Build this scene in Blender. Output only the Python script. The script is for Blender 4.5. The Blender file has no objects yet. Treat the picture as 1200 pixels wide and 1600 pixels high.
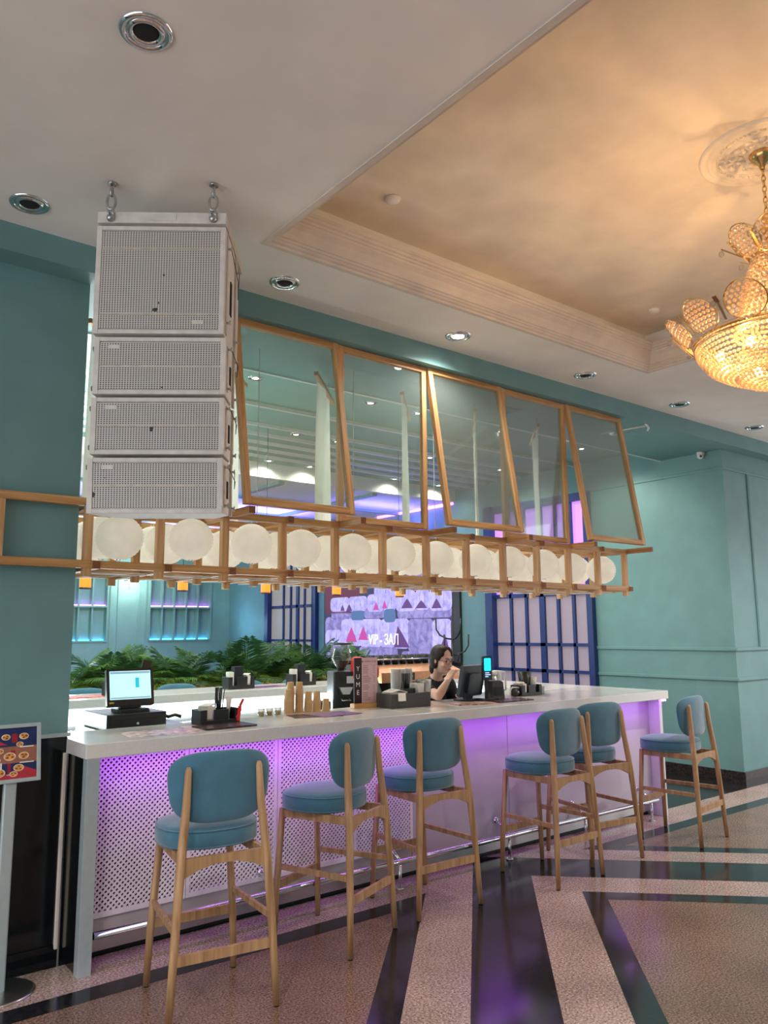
import bpy, bmesh, math, random
from mathutils import Vector, Matrix
random.seed(7)
S = bpy.context.scene
COL = S.collection
PI = math.pi

# ------------------------------------------------------------------ materials
def _nt(name):
    m = bpy.data.materials.new(name); m.use_nodes = True
    nt = m.node_tree; b = nt.nodes['Principled BSDF']
    return m, nt, b
def srgb(r, g, b):
    f = lambda c: (c/255/12.92) if c/255 <= .04045 else ((c/255+.055)/1.055)**2.4
    return (f(r), f(g), f(b), 1)
def mat(name, col, rough=.5, metal=0, var=.06, scale=30, stretch=(1,1,1), bump=0, sheen=0, coat=0, spec=.5, trans=0):
    m, nt, b = _nt(name)
    b.inputs['Roughness'].default_value = rough; b.inputs['Metallic'].default_value = metal
    b.inputs['Specular IOR Level'].default_value = spec
    if sheen: b.inputs['Sheen Weight'].default_value = sheen
    if coat: b.inputs['Coat Weight'].default_value = coat; b.inputs['Coat Roughness'].default_value = .08
    if trans: b.inputs['Transmission Weight'].default_value = trans
    tc = nt.nodes.new('ShaderNodeTexCoord'); mp = nt.nodes.new('ShaderNodeMapping')
    mp.inputs['Scale'].default_value = stretch
    nz = nt.nodes.new('ShaderNodeTexNoise'); nz.inputs['Scale'].default_value = scale; nz.inputs['Detail'].default_value = 4
    rp = nt.nodes.new('ShaderNodeValToRGB')
    c = Vector(col[:3])
    lo = [max(0, x*(1-var*2)) for x in c]; hi = [min(1, x*(1+var*2)) for x in c]
    rp.color_ramp.elements[0].color = (*lo, 1); rp.color_ramp.elements[1].color = (*hi, 1)
    rp.color_ramp.elements[0].position = .3; rp.color_ramp.elements[1].position = .7
    L = nt.links.new
    L(tc.outputs['Object'], mp.inputs['Vector']); L(mp.outputs[0], nz.inputs['Vector'])
    L(nz.outputs['Fac'], rp.inputs[0]); L(rp.outputs[0], b.inputs['Base Color'])
    if bump:
        bp = nt.nodes.new('ShaderNodeBump'); bp.inputs['Strength'].default_value = bump; bp.inputs['Distance'].default_value = .004
        L(nz.outputs['Fac'], bp.inputs['Height']); L(bp.outputs[0], b.inputs['Normal'])
    return m
def emis(name, col, strength):
    m, nt, b = _nt(name)
    b.inputs['Base Color'].default_value = (*[x*.5 for x in col[:3]], 1)
    b.inputs['Emission Color'].default_value = (*col[:3], 1); b.inputs['Emission Strength'].default_value = strength
    return m
def wood(name, c1, c2, axis=0, rough=.45):
    m, nt, b = _nt(name); b.inputs['Roughness'].default_value = rough
    tc = nt.nodes.new('ShaderNodeTexCoord'); mp = nt.nodes.new('ShaderNodeMapping')
    s = [40, 40, 40]; s[axis] = 2.2; mp.inputs['Scale'].default_value = s
    nz = nt.nodes.new('ShaderNodeTexNoise'); nz.inputs['Scale'].default_value = 1.0; nz.inputs['Detail'].default_value = 5; nz.inputs['Distortion'].default_value = .6
    rp = nt.nodes.new('ShaderNodeValToRGB')
    rp.color_ramp.elements[0].color = c1; rp.color_ramp.elements[1].color = c2
    rp.color_ramp.elements[0].position = .32; rp.color_ramp.elements[1].position = .68
    L = nt.links.new
    L(tc.outputs['Object'], mp.inputs['Vector']); L(mp.outputs[0], nz.inputs['Vector']); L(nz.outputs['Fac'], rp.inputs[0]); L(rp.outputs[0], b.inputs['Base Color'])
    return m
def granite(name, cols, scale=90, rough=.12, spec=.5):
    m, nt, b = _nt(name); b.inputs['Roughness'].default_value = rough; b.inputs['Specular IOR Level'].default_value = spec
    tc = nt.nodes.new('ShaderNodeTexCoord')
    nz = nt.nodes.new('ShaderNodeTexNoise'); nz.inputs['Scale'].default_value = scale; nz.inputs['Detail'].default_value = 3; nz.inputs['Roughness'].default_value = .7
    n2 = nt.nodes.new('ShaderNodeTexNoise'); n2.inputs['Scale'].default_value = 2.2; n2.inputs['Detail'].default_value = 3
    rp = nt.nodes.new('ShaderNodeValToRGB')
    e = rp.color_ramp.elements
    e[0].color = cols[0]; e[0].position = .33; e[1].color = cols[-1]; e[1].position = .68
    for i, c in enumerate(cols[1:-1]):
        x = e.new(.33+.35*(i+1)/(len(cols)-1)); x.color = c
    mx = nt.nodes.new('ShaderNodeMixRGB'); mx.blend_type = 'MULTIPLY'; mx.inputs[0].default_value = .5
    L = nt.links.new
    L(tc.outputs['Object'], nz.inputs['Vector']); L(tc.outputs['Object'], n2.inputs['Vector'])
    L(nz.outputs['Fac'], rp.inputs[0]); L(rp.outputs[0], mx.inputs[1])
    r2 = nt.nodes.new('ShaderNodeValToRGB'); r2.color_ramp.elements[0].color = (.55,.55,.55,1); r2.color_ramp.elements[1].color = (1.25,1.25,1.25,1)
    r2.color_ramp.elements[0].position = .3; r2.color_ramp.elements[1].position = .7
    L(n2.outputs['Fac'], r2.inputs[0]); L(r2.outputs[0], mx.inputs[2]); L(mx.outputs[0], b.inputs['Base Color'])
    return m
def glass(name, tint=(.8,.86,.84), haze=.07, gloss=.06):
    m, nt, b = _nt(name); nt.nodes.remove(b)
    out = nt.nodes['Material Output']
    t = nt.nodes.new('ShaderNodeBsdfTransparent'); t.inputs[0].default_value = (*tint, 1)
    d = nt.nodes.new('ShaderNodeBsdfDiffuse'); d.inputs[0].default_value = (.62,.7,.67,1)
    g = nt.nodes.new('ShaderNodeBsdfGlossy'); g.inputs['Roughness'].default_value = .03
    m1 = nt.nodes.new('ShaderNodeMixShader'); m1.inputs[0].default_value = haze
    m2 = nt.nodes.new('ShaderNodeMixShader')
    lw = nt.nodes.new('ShaderNodeLayerWeight'); lw.inputs['Blend'].default_value = .25
    ml = nt.nodes.new('ShaderNodeMath'); ml.operation = 'MULTIPLY_ADD'; ml.inputs[1].default_value = .5; ml.inputs[2].default_value = gloss
    L = nt.links.new
    L(lw.outputs['Fresnel'], ml.inputs[0]); L(ml.outputs[0], m2.inputs[0])
    L(t.outputs[0], m1.inputs[1]); L(d.outputs[0], m1.inputs[2]); L(m1.outputs[0], m2.inputs[1]); L(g.outputs[0], m2.inputs[2]); L(m2.outputs[0], out.inputs[0])
    return m
def thin(name, col, tl=.5, transp=0., gloss=.0, rough=.6, tcol=None):
    """diffuse + translucent sheet (paper, cloth, leaf, bead)"""
    m, nt, b = _nt(name); nt.nodes.remove(b); out = nt.nodes['Material Output']
    tc = nt.nodes.new('ShaderNodeTexCoord'); nz = nt.nodes.new('ShaderNodeTexNoise'); nz.inputs['Scale'].default_value = 9
    rp = nt.nodes.new('ShaderNodeValToRGB')
    rp.color_ramp.elements[0].color = (*[x*.86 for x in col[:3]], 1); rp.color_ramp.elements[1].color = (*[min(1, x*1.1) for x in col[:3]], 1)
    d = nt.nodes.new('ShaderNodeBsdfDiffuse'); t = nt.nodes.new('ShaderNodeBsdfTranslucent')
    a = nt.nodes.new('ShaderNodeMixShader'); a.inputs[0].default_value = tl
    L = nt.links.new
    L(tc.outputs['Object'], nz.inputs['Vector']); L(nz.outputs['Fac'], rp.inputs[0]); L(rp.outputs[0], d.inputs[0])
    if tcol: t.inputs[0].default_value = (*tcol[:3], 1)
    else: L(rp.outputs[0], t.inputs[0])
    L(d.outputs[0], a.inputs[1]); L(t.outputs[0], a.inputs[2]); cur = a
    if transp:
        x = nt.nodes.new('ShaderNodeBsdfTransparent'); y = nt.nodes.new('ShaderNodeMixShader'); y.inputs[0].default_value = transp
        L(cur.outputs[0], y.inputs[1]); L(x.outputs[0], y.inputs[2]); cur = y
    if gloss:
        x = nt.nodes.new('ShaderNodeBsdfGlossy'); x.inputs['Roughness'].default_value = rough; y = nt.nodes.new('ShaderNodeMixShader'); y.inputs[0].default_value = gloss
        L(cur.outputs[0], y.inputs[1]); L(x.outputs[0], y.inputs[2]); cur = y
    L(cur.outputs[0], out.inputs[0])
    return m
def grille(name, col, px, pz):
    """white punched sheet steel: slots show the dark inside"""
    m, nt, b = _nt(name); b.inputs['Roughness'].default_value = .5
    tc = nt.nodes.new('ShaderNodeTexCoord'); sp = nt.nodes.new('ShaderNodeSeparateXYZ'); L = nt.links.new
    L(tc.outputs['Object'], sp.inputs[0])
    def slot(sock, p, w):
        d = nt.nodes.new('ShaderNodeMath'); d.operation = 'DIVIDE'; d.inputs[1].default_value = p; L(sock, d.inputs[0])
        f = nt.nodes.new('ShaderNodeMath'); f.operation = 'FRACT'; L(d.outputs[0], f.inputs[0])
        g = nt.nodes.new('ShaderNodeMath'); g.operation = 'LESS_THAN'; g.inputs[1].default_value = w; L(f.outputs[0], g.inputs[0]); return g.outputs[0]
    u = nt.nodes.new('ShaderNodeMath'); u.operation = 'MULTIPLY'; L(slot(sp.outputs['X'], px, .62), u.inputs[0]); L(slot(sp.outputs['Z'], pz, .56), u.inputs[1])
    nz = nt.nodes.new('ShaderNodeTexNoise'); nz.inputs['Scale'].default_value = 16; nz.noise_dimensions = '4D'; oi = nz.id_data.nodes.new('ShaderNodeObjectInfo'); wv = nt.nodes.new('ShaderNodeMath'); wv.operation = 'MULTIPLY'; wv.inputs[1].default_value = 60; L(oi.outputs['Random'], wv.inputs[0]); L(wv.outputs[0], nz.inputs['W']); L(tc.outputs['Object'], nz.inputs['Vector'])
    ch = nt.nodes.new('ShaderNodeMath'); ch.operation = 'GREATER_THAN'; ch.inputs[1].default_value = .70; L(nz.outputs['Fac'], ch.inputs[0])
    mx0 = nt.nodes.new('ShaderNodeMath'); mx0.operation = 'MAXIMUM'; L(u.outputs[0], mx0.inputs[0]); L(ch.outputs[0], mx0.inputs[1])
    mx = nt.nodes.new('ShaderNodeMixRGB'); mx.inputs[1].default_value = col; mx.inputs[2].default_value = (.03,.028,.026,1)
    L(mx0.outputs[0], mx.inputs[0]); L(mx.outputs[0], b.inputs['Base Color'])
    return m

M = {}
M['teal'] = mat('teal_wall_paint', (.15,.298,.305,1), .55, var=.03, scale=4, bump=.05)
M['teal_in'] = mat('pale_teal_paint', (.25,.44,.39,1), .6, var=.03, scale=4)
M['ceil'] = mat('ceiling_plaster', (.90,.87,.83,1), .8, var=.02, scale=3, bump=.05)
M['cream'] = mat('cream_plaster', (.72,.64,.56,1), .6, var=.03, scale=8)
M['coffer'] = mat('coffer_plaster', (.86,.78,.66,1), .8, var=.05, scale=3)
M['brown'] = granite('brown_terrazzo', [srgb(48,32,28), srgb(108,84,70), srgb(136,110,94), srgb(164,138,122)], 95, .22, .4)
M['pink'] = granite('pink_granite', [srgb(92,70,68), srgb(148,124,116), srgb(180,158,148), srgb(212,194,182)], 85, .2, .4)
M['dark'] = granite('black_granite', [srgb(14,14,16), srgb(30,30,32), srgb(52,50,52)], 50, .14, .45)
M['blackstone'] = granite('black_stone_cladding', [srgb(6,8,10), srgb(12,16,20), srgb(22,28,32)], 60, .12, .5)
M['basegran'] = granite('brown_black_granite', [srgb(20,16,16), srgb(46,38,36), srgb(70,58,54)], 60, .18)
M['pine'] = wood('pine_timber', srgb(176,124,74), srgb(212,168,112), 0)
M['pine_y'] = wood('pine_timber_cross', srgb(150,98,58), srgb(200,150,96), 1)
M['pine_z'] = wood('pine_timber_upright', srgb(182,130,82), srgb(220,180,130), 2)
M['oak'] = wood('ash_wood_leg', srgb(148,110,76), srgb(190,152,112), 2, .5)
M['velvet'] = mat('teal_velvet', srgb(60,110,134), .85, var=.05, scale=14, sheen=.6, bump=.03)
M['quartz'] = mat('white_quartz', (.76,.745,.72,1), .14, var=.02, scale=60, spec=.5)
M['silver'] = mat('silver_paint', (.45,.52,.54,1), .35, metal=.3, var=.02)
M['white'] = mat('white_paint', (.78,.78,.78,1), .4, var=.015)
M['lattice'] = mat('white_lattice', (.90,.85,.87,1), .5, var=.02)
M['gloss_white'] = mat('white_gloss_panel', (.56,.52,.57,1), .16, var=.02, scale=2)
M['chrome'] = mat('chrome', (.75,.76,.78,1), .09, metal=1, var=.02)
M['steel'] = mat('brushed_steel', (.55,.54,.52,1), .28, metal=1, var=.05, stretch=(1,1,20))
M['black'] = mat('black_plastic', (.018,.019,.021,1), .38, var=.1)
M['charcoal'] = mat('charcoal_board', (.055,.05,.05,1), .5, var=.1, scale=60)
M['darkgap'] = mat('dark_recess', (.012,.012,.013,1), .8, var=.1)
M['spk'] = mat('chipped_white_cabinet', (.74,.70,.66,1), .55, var=.05, scale=20, bump=.06)
M['spk_side'] = mat('beige_white_cabinet', (.60,.53,.46,1), .55, var=.08, scale=22, bump=.08)
M['grille_a'] = grille('punched_white_grille', (.72,.685,.65,1), .0128, .0092)
M['galv'] = mat('galvanised_steel', (.5,.51,.52,1), .3, metal=1, var=.1, scale=50)
M['glass'] = glass('window_glass', (.82,.88,.86), .085, .05)
M['paper'] = thin('rice_paper', (.93,.90,.84), .5)
M['cloth'] = thin('white_voile', (.74,.74,.68), .35)
M['bluewood'] = mat('navy_blue_lacquer', srgb(32,52,110), .35, var=.04)
M['frost'] = emis('frosted_backlit_glass', (.46,.37,.46), .34)
M['frost_top'] = emis('violet_backlit_glass', (.55,.25,.9), 1.05)
M['frost_dim'] = emis('frosted_backlit_glass_dim', (.52,.47,.42), .30)
M['led_pink'] = emis('magenta_led', (.75,.18,1.0), 7)
M['led_blue'] = emis('azure_led', (.05,.45,1.0), 6)
M['led_purple'] = emis('violet_led', (.42,.12,1.0), 3)
M['led_white'] = emis('cool_white_led_panel', (.86,.97,1.0), 2.6)
M['endgrain'] = mat('pine_end_grain', srgb(128,78,48), .6, var=.15, scale=80)
M['lamp'] = emis('lit_lamp', (1,.95,.85), 26)
M['bulb'] = emis('warm_bulb', (1,.62,.25), 12)
M['orange'] = emis('orange_glass_shade', (1.0,.22,.02), 1.5)
M['orange_core'] = emis('amber_lamp', (1.0,.55,.12), 6)
M['gold'] = mat('gilt_brass', (.72,.48,.20,1), .2, metal=1, var=.06)
M['bead'] = thin('crystal_bead', (.85,.66,.42), .5, .16, .22, .12, (1,.72,.40))
M['bead_petal'] = thin('crystal_bead_fan', (.85,.66,.42), .5, .06, .22, .12, (1,.72,.40))
M['leaf'] = thin('palm_leaf', srgb(96,136,66)[:3], .35, 0, .05, .4)
M['leaf2'] = thin('dark_palm_leaf', srgb(60,100,58)[:3], .3, 0, .05, .4)
M['soil'] = mat('planter_box', (.05,.045,.04,1), .8)
M['napkin'] = mat('paper_napkin', (.80,.76,.70,1), .9, var=.03)
M['kraft'] = mat('kraft_paper_cup', srgb(206,170,122), .7, var=.04)
M['red'] = mat('red_plastic', (.70,.035,.03,1), .35)
M['skin'] = mat('skin', srgb(214,168,148), .5, var=.03, scale=12)
M['hair'] = mat('dark_brown_hair', (.022,.013,.010,1), .62, var=.3, scale=30, stretch=(12,12,1), spec=.25)
M['shirt'] = mat('black_cotton', (.012,.013,.016,1), .85, var=.2)
M['trouser'] = mat('dark_trousers', (.02,.02,.025,1), .85, var=.2)
M['lips'] = mat('lips', srgb(178,100,96), .4)
M['eye'] = mat('eye_dark', (.03,.02,.02,1), .15)
M['specs'] = mat('dark_spectacle_frame', (.05,.03,.03,1), .25)
M['coffee'] = mat('coffee_beans', (.09,.035,.02,1), .4, var=.4, scale=120)
M['copper'] = mat('copper_panel', srgb(196,140,100), .3, metal=.7, var=.05)
M['clear'] = glass('clear_plastic', (.86,.84,.82), .05, .06)
M['film'] = thin('clear_film', (.85,.85,.85), .5, .55)
M['juice'] = mat('yellow_drink', srgb(232,200,70), .3)
M['maroon'] = mat('dark_maroon_print', srgb(48,20,28), .5, var=.04)
M['pinkpaper'] = mat('pale_pink_print', srgb(212,180,184), .6, var=.02)
M['print'] = mat('printed_menu', srgb(196,150,140), .35, var=.5, scale=18)
M['print_dark'] = mat('printed_folder', srgb(70,44,46), .25, var=.6, scale=20)
M['print_violet'] = mat('printed_flyer', srgb(120,70,120), .3, var=.5, scale=24)
M['worktop'] = mat('steel_worktop', (.5,.55,.6,1), .25, metal=.8, var=.04)
M['text_white'] = mat('white_lettering', (.85,.83,.83,1), .6, var=.01)
M['text_dark'] = mat('dark_lettering', (.12,.08,.09,1), .6, var=.01)
M['rubber'] = mat('black_rubber', (.012,.012,.012,1), .8)
M['mint'] = mat('grey_fabric', srgb(150,170,170), .8)

# ------------------------------------------------------------------ mesh builder
class MB:
    def __init__(s): s.v = []; s.f = []; s.sm = []
    def add(s, vs, fs, smooth=False):
        n = len(s.v); s.v += [tuple(v) for v in vs]
        for f in fs: s.f.append(tuple(n+i for i in f)); s.sm.append(smooth)
        return s
    def box(s, x0, y0, z0, x1, y1, z1):
        if x0 > x1: x0, x1 = x1, x0
        if y0 > y1: y0, y1 = y1, y0
        if z0 > z1: z0, z1 = z1, z0
        return s.add([(x0,y0,z0),(x1,y0,z0),(x1,y1,z0),(x0,y1,z0),(x0,y0,z1),(x1,y0,z1),(x1,y1,z1),(x0,y1,z1)],
                     [(0,3,2,1),(4,5,6,7),(0,1,5,4),(1,2,6,5),(2,3,7,6),(3,0,4,7)])
    def bar(s, p, q, w, h, up=(0,0,1)):
        p = Vector(p); q = Vector(q); d = (q-p).normalized(); u = Vector(up)
        r = d.cross(u)
        if r.length < 1e-4: r = d.cross(Vector((0,1,0)))
        r.normalize(); u = r.cross(d)
        vs = []
        for c in (p, q):
            for a, b in ((-1,-1),(1,-1),(1,1),(-1,1)): vs.append(c+r*a*w/2+u*b*h/2)
        return s.add(vs, [(3,2,1,0),(4,5,6,7),(0,1,5,4),(1,2,6,5),(2,3,7,6),(3,0,4,7)])
    def tube(s, pts, r, seg=10, closed=False, caps=True):
        pts = [Vector(p) for p in pts]; n = len(pts)
        rs = r if isinstance(r, (list, tuple)) else [r]*n
        vs = []; prev = None
        for i, p in enumerate(pts):
            if closed: d = pts[(i+1) % n]-pts[i-1]
            else: d = pts[min(i+1, n-1)]-pts[max(i-1, 0)]
            d.normalize()
            if prev is None:
                a = d.cross(Vector((0,0,1)))
                if a.length < 1e-3: a = d.cross(Vector((0,1,0)))
            else: a = prev-d*prev.dot(d)
            a.normalize(); prev = a; b = d.cross(a)
            for k in range(seg): t = 2*PI*k/seg; vs.append(p+(a*math.cos(t)+b*math.sin(t))*rs[i])
        fs = []
        for i in range(n if closed else n-1):
            j = (i+1) % n
            for k in range(seg): k2 = (k+1) % seg; fs.append((i*seg+k, i*seg+k2, j*seg+k2, j*seg+k))
        s.add(vs, fs, True)
        if caps and not closed:
            m = len(s.v)-n*seg
            s.f.append(tuple(m+k for k in reversed(range(seg)))); s.sm.append(False)
            s.f.append(tuple(m+(n-1)*seg+k for k in range(seg))); s.sm.append(False)
        return s
    def lathe(s, prof, seg=24, c=(0,0,0), caps=True, sx=1, sy=1):
        vs = []; n = len(prof)
        for r, z in prof:
            for k in range(seg): t = 2*PI*k/seg; vs.append((c[0]+r*math.cos(t)*sx, c[1]+r*math.sin(t)*sy, c[2]+z))
        fs = [(i*seg+k, i*seg+(k+1) % seg, (i+1)*seg+(k+1) % seg, (i+1)*seg+k) for i in range(n-1) for k in range(seg)]
        s.add(vs, fs, True)
        if caps:
            m = len(s.v)-n*seg
            if prof[0][0] > 1e-5: s.f.append(tuple(m+k for k in reversed(range(seg)))); s.sm.append(False)
            if prof[-1][0] > 1e-5: s.f.append(tuple(m+(n-1)*seg+k for k in range(seg))); s.sm.append(False)
        return s
    def cyl(s, c, r, h, seg=20): return s.lathe([(r,0),(r,h)], seg, c)
    def ball(s, c, r, seg=12, rings=8, sz=1, sx=1, sy=1):
        pr = [(r*math.sin(PI*i/rings), -r*sz*math.cos(PI*i/rings)) for i in range(rings+1)]
        return s.lathe(pr, seg, c, False, sx, sy)
    def prism(s, poly, d0, d1, plane='xz'):
        f = {'xz': lambda a, b, d: (a, d, b), 'xy': lambda a, b, d: (a, b, d), 'yz': lambda a, b, d: (d, a, b)}[plane]
        n = len(poly); vs = [f(a, b, d0) for a, b in poly]+[f(a, b, d1) for a, b in poly]
        return s.add(vs, [tuple(range(n)), tuple(reversed(range(n, 2*n)))]+[(i, n+i, n+(i+1) % n, (i+1) % n) for i in range(n)])
    def rrect(s, x0, z0, x1, z1, r, d0, d1, plane='xz', seg=5):
        p = []
        for cx, cz, a in ((x1-r, z1-r, 0), (x0+r, z1-r, 90), (x0+r, z0+r, 180), (x1-r, z0+r, 270)):
            for i in range(seg+1): t = math.radians(a+90*i/seg); p.append((cx+r*math.cos(t), cz+r*math.sin(t)))
        return s.prism(p, d0, d1, plane)
    def xf(s, m):
        s.v = [tuple(m @ Vector(v)) for v in s.v]; return s
    def join(s, o):
        n = len(s.v); s.v += o.v; s.f += [tuple(n+i for i in f) for f in o.f]; s.sm += o.sm; return s
    def mesh(s, name, m):
        me = bpy.data.meshes.new(name); me.from_pydata(s.v, [], s.f)
        me.polygons.foreach_set('use_smooth', s.sm)
        bm = bmesh.new(); bm.from_mesh(me); bmesh.ops.recalc_face_normals(bm, faces=bm.faces); bm.to_mesh(me); bm.free()
        if m: me.materials.append(M[m] if isinstance(m, str) else m)
        me.update(); return me

def link(name, me, parent=None):
    o = bpy.data.objects.new(name, me); COL.objects.link(o)
    if parent: o.parent = parent
    return o
def bevel(o, w=.003, n=2):
    b = o.modifiers.new('bevel', 'BEVEL'); b.width = w; b.segments = n; b.limit_method = 'ANGLE'; return o
def part(name, mb, m, parent, label=None, kind=None, bev=0):
    """mesh child; coordinates local to the thing"""
    o = link(name, mb.mesh(name, m), parent)
    if label: o['label'] = label
    if kind: o['kind'] = kind
    if bev: bevel(o, bev)
    return o
def wpart(name, mb, m, parent, label=None, kind=None, bev=0):
    """mesh child given in room coordinates (parent unrotated)"""
    r = parent; off = Vector((0,0,0))
    while r: off += r.location; r = r.parent
    mb.v = [(v[0]-off.x, v[1]-off.y, v[2]-off.z) for v in mb.v]
    return part(name, mb, m, parent, label, kind, bev)
def tag(o, label, cat, group=None):
    o['label'] = label; o['category'] = cat
    if group: o['group'] = group
    return o
def thing(name, label, cat, loc=(0,0,0), rz=0, group=None):
    o = bpy.data.objects.new(name, None); COL.objects.link(o); o.empty_display_size = .1
    o.location = loc; o.rotation_euler = (0,0,math.radians(rz)); return tag(o, label, cat, group)
def single(name, mb, m, label, cat, group=None, loc=None, rz=0, bev=0):
    """one-mesh thing; if loc is None the mesh is in room coordinates and re-based"""
    if loc is None:
        xs, ys, zs = zip(*mb.v); loc = ((min(xs)+max(xs))/2, (min(ys)+max(ys))/2, min(zs))
        mb.v = [(x-loc[0], y-loc[1], z-loc[2]) for x, y, z in mb.v]
    o = link(name, mb.mesh(name, m)); o.location = loc; o.rotation_euler = (0,0,math.radians(rz))
    if bev: bevel(o, bev)
    return tag(o, label, cat, group)
def struct(name, mb, m, parent=None, bev=0):
    o = link(name, mb.mesh(name, m), parent)
    if not parent: o['kind'] = 'structure'
    if bev: bevel(o, bev)
    return o
def dup(root, loc, rz=None, label=None, group=None, scale=None):
    r = root.copy(); COL.objects.link(r); r.location = loc
    if rz is not None: r.rotation_euler = (0,0,math.radians(rz))
    if scale: r.scale = (scale,)*3 if not isinstance(scale, tuple) else scale
    if label: r['label'] = label
    if group: r['group'] = group
    for ch in root.children:
        c = ch.copy(); COL.objects.link(c); c.parent = r
        for g in ch.children:
            d = g.copy(); COL.objects.link(d); d.parent = c
    return r
def text_mesh(txt, size, m, name, parent, loc, rot, depth=.0, align='CENTER'):
    cu = bpy.data.curves.new(name, 'FONT'); cu.body = txt; cu.size = size; cu.align_x = align; cu.align_y = 'CENTER'; cu.extrude = depth
    tmp = bpy.data.objects.new('tmp', cu); COL.objects.link(tmp)
    dg = bpy.context.evaluated_depsgraph_get(); me = bpy.data.meshes.new_from_object(tmp.evaluated_get(dg))
    COL.objects.unlink(tmp); bpy.data.objects.remove(tmp)
    me.materials.clear(); me.materials.append(M[m])
    o = link(name, me, parent); o.location = loc; o.rotation_euler = rot; return o
def light(name, kind, loc, power, col=(1,1,1), size=.1, size_y=None, target=None, angle=120, blend=.6):
    l = bpy.data.lights.new(name, kind); l.energy = power; l.color = col
    if kind == 'AREA':
        l.size = size
        if size_y: l.shape = 'RECTANGLE'; l.size_y = size_y
    elif kind == 'SPOT': l.spot_size = math.radians(angle); l.spot_blend = blend; l.shadow_soft_size = size
    else: l.shadow_soft_size = size
    o = bpy.data.objects.new(name, l); COL.objects.link(o); o.location = loc
    if target is not None:
        d = Vector(target)-Vector(loc); o.rotation_euler = d.to_track_quat('-Z', 'Y').to_euler()
    return o
# ================================================================== SETTING
# ---- floor with inlaid bands
b = MB().box(-4,-4,-.12,13,4.42,0)
floor = struct('floor', b, 'brown')
fl2 = MB().box(-4,4.42,-.12,13,17,0)
struct('floor', fl2, 'dark')
def clip(poly, a, bb, c):            # keep a*x+b*y<=c
    out = []
    for i in range(len(poly)):
        p, q = poly[i], poly[(i+1) % len(poly)]
        dp, dq = a*p[0]+bb*p[1]-c, a*q[0]+bb*q[1]-c
        if dp <= 0: out.append(p)
        if dp*dq < 0: t = dp/(dp-dq); out.append((p[0]+t*(q[0]-p[0]), p[1]+t*(q[1]-p[1])))
    return out
def region(c=(None,None), s=(None,None), y=(-4,4.42)):
    p = [(-4,y[0]),(13,y[0]),(13,y[1]),(-4,y[1])]
    if c[0] is not None: p = clip(p, 1, -1, -c[0])      # y-x>=c0
    if c[1] is not None: p = clip(p, -1, 1, c[1])
    if s[0] is not None: p = clip(p, -1, -1, -s[0])
    if s[1] is not None: p = clip(p, 1, 1, s[1])
    return p
def inlay(name, m, regs):
    mb = MB()
    for r in regs:
        if len(r) > 2: mb.prism(r, -.01, .0006, 'xy')
    o = struct(name, mb, m, floor); return o
inlay('pale_granite_band', 'pink', [
    region(c=(.097,None), y=(4.07,4.42)), region(c=(None,.097), s=(8.84,None), y=(4.07,4.42)),
    region(c=(.097,.524), y=(-4,4.07)), region(s=(8.84,9.22), c=(None,.097), y=(-4,4.07)),
    region(c=(-.90,-.47), s=(None,8.23)), region(c=(None,-.90), s=(7.80,8.23))])
inlay('black_granite_band', 'dark', [
    region(c=(.73,None), y=(3.93,4.07)), region(c=(.524,.73), y=(-4,4.07)), region(s=(9.22,9.42), c=(None,.0), y=(-4,4.07)), region(s=(9.42,None), y=(3.93,4.07)),
    region(c=(-.47,.097), s=(None,8.84)), region(s=(8.23,8.84), c=(None,-.47)),
    region(c=(-1.10,-.90), s=(None,7.80)), region(s=(7.60,7.80), c=(None,-1.10))])

# ---- left wall (stub wall that the bar butts against)
wl = struct('wall_left', MB().box(-4,4.55,0,1.39,5.3,3.73), 'teal')
struct('stone_cladding', MB().box(-4,4.535,.07,1.385,4.551,1.125), 'blackstone', wl)
struct('stone_skirting', MB().box(-4,4.525,0,1.385,4.551,.07), 'blackstone', wl)
struct('ledge', MB().box(-4,4.525,1.125,1.40,4.552,1.145), 'silver', wl)
struct('corner_trim', MB().box(1.366,4.512,.05,1.384,4.536,1.04), 'cream', wl, bev=.004)
# ---- header beam
struct('wall_header', MB().box(-4,4.38,3.73,13,5.32,4.3), 'teal')
struct('trim_1', MB().box(-4,5.32,3.72,8.6,5.345,3.75), 'white')
# ---- outer ceiling with coffer
cx0, cx1, cy0, cy1, zc = 2.11, 5.905, -.14, 3.735, 3.89
cb = MB()
cb.box(-4,-4,zc,cx0,4.38,4.3); cb.box(cx1,-4,zc,13,4.38,4.3); cb.box(cx0,-4,zc,cx1,cy0,4.3); cb.box(cx0,cy1,zc,cx1,4.38,4.3)
ceil = struct('ceiling', cb, 'ceil')
struct('ceiling', MB().box(cx0-.4,cy0-.4,4.22,cx1+.4,cy1+.4,4.34), 'coffer')
prof = [(-.02,zc+.01),(-.02,zc-.006),(.012,zc-.008),(.016,zc+.006),(.03,zc+.010),(.04,zc+.022),(.05,zc+.022),(.056,zc+.034),(.066,zc+.036),(.076,zc+.060),(.094,zc+.090),(.116,zc+.108),(.122,zc+.112),(.124,zc+.124),(.136,zc+.128),(.14,zc+.138),(.156,zc+.142),(.158,zc+.156),(.17,zc+.16),(.17,zc+.176),(-.01,zc+.176)]
mb = MB(); vs = []; n = len(prof)
for d, z in prof: vs += [(cx0+d,cy0+d,z),(cx1-d,cy0+d,z),(cx1-d,cy1-d,z),(cx0+d,cy1-d,z)]
mb.add(vs, [(i*4+k, i*4+(k+1) % 4, (i+1)*4+(k+1) % 4, (i+1)*4+k) for i in range(n-1) for k in range(4)])
struct('trim_2', mb, 'cream')
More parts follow.
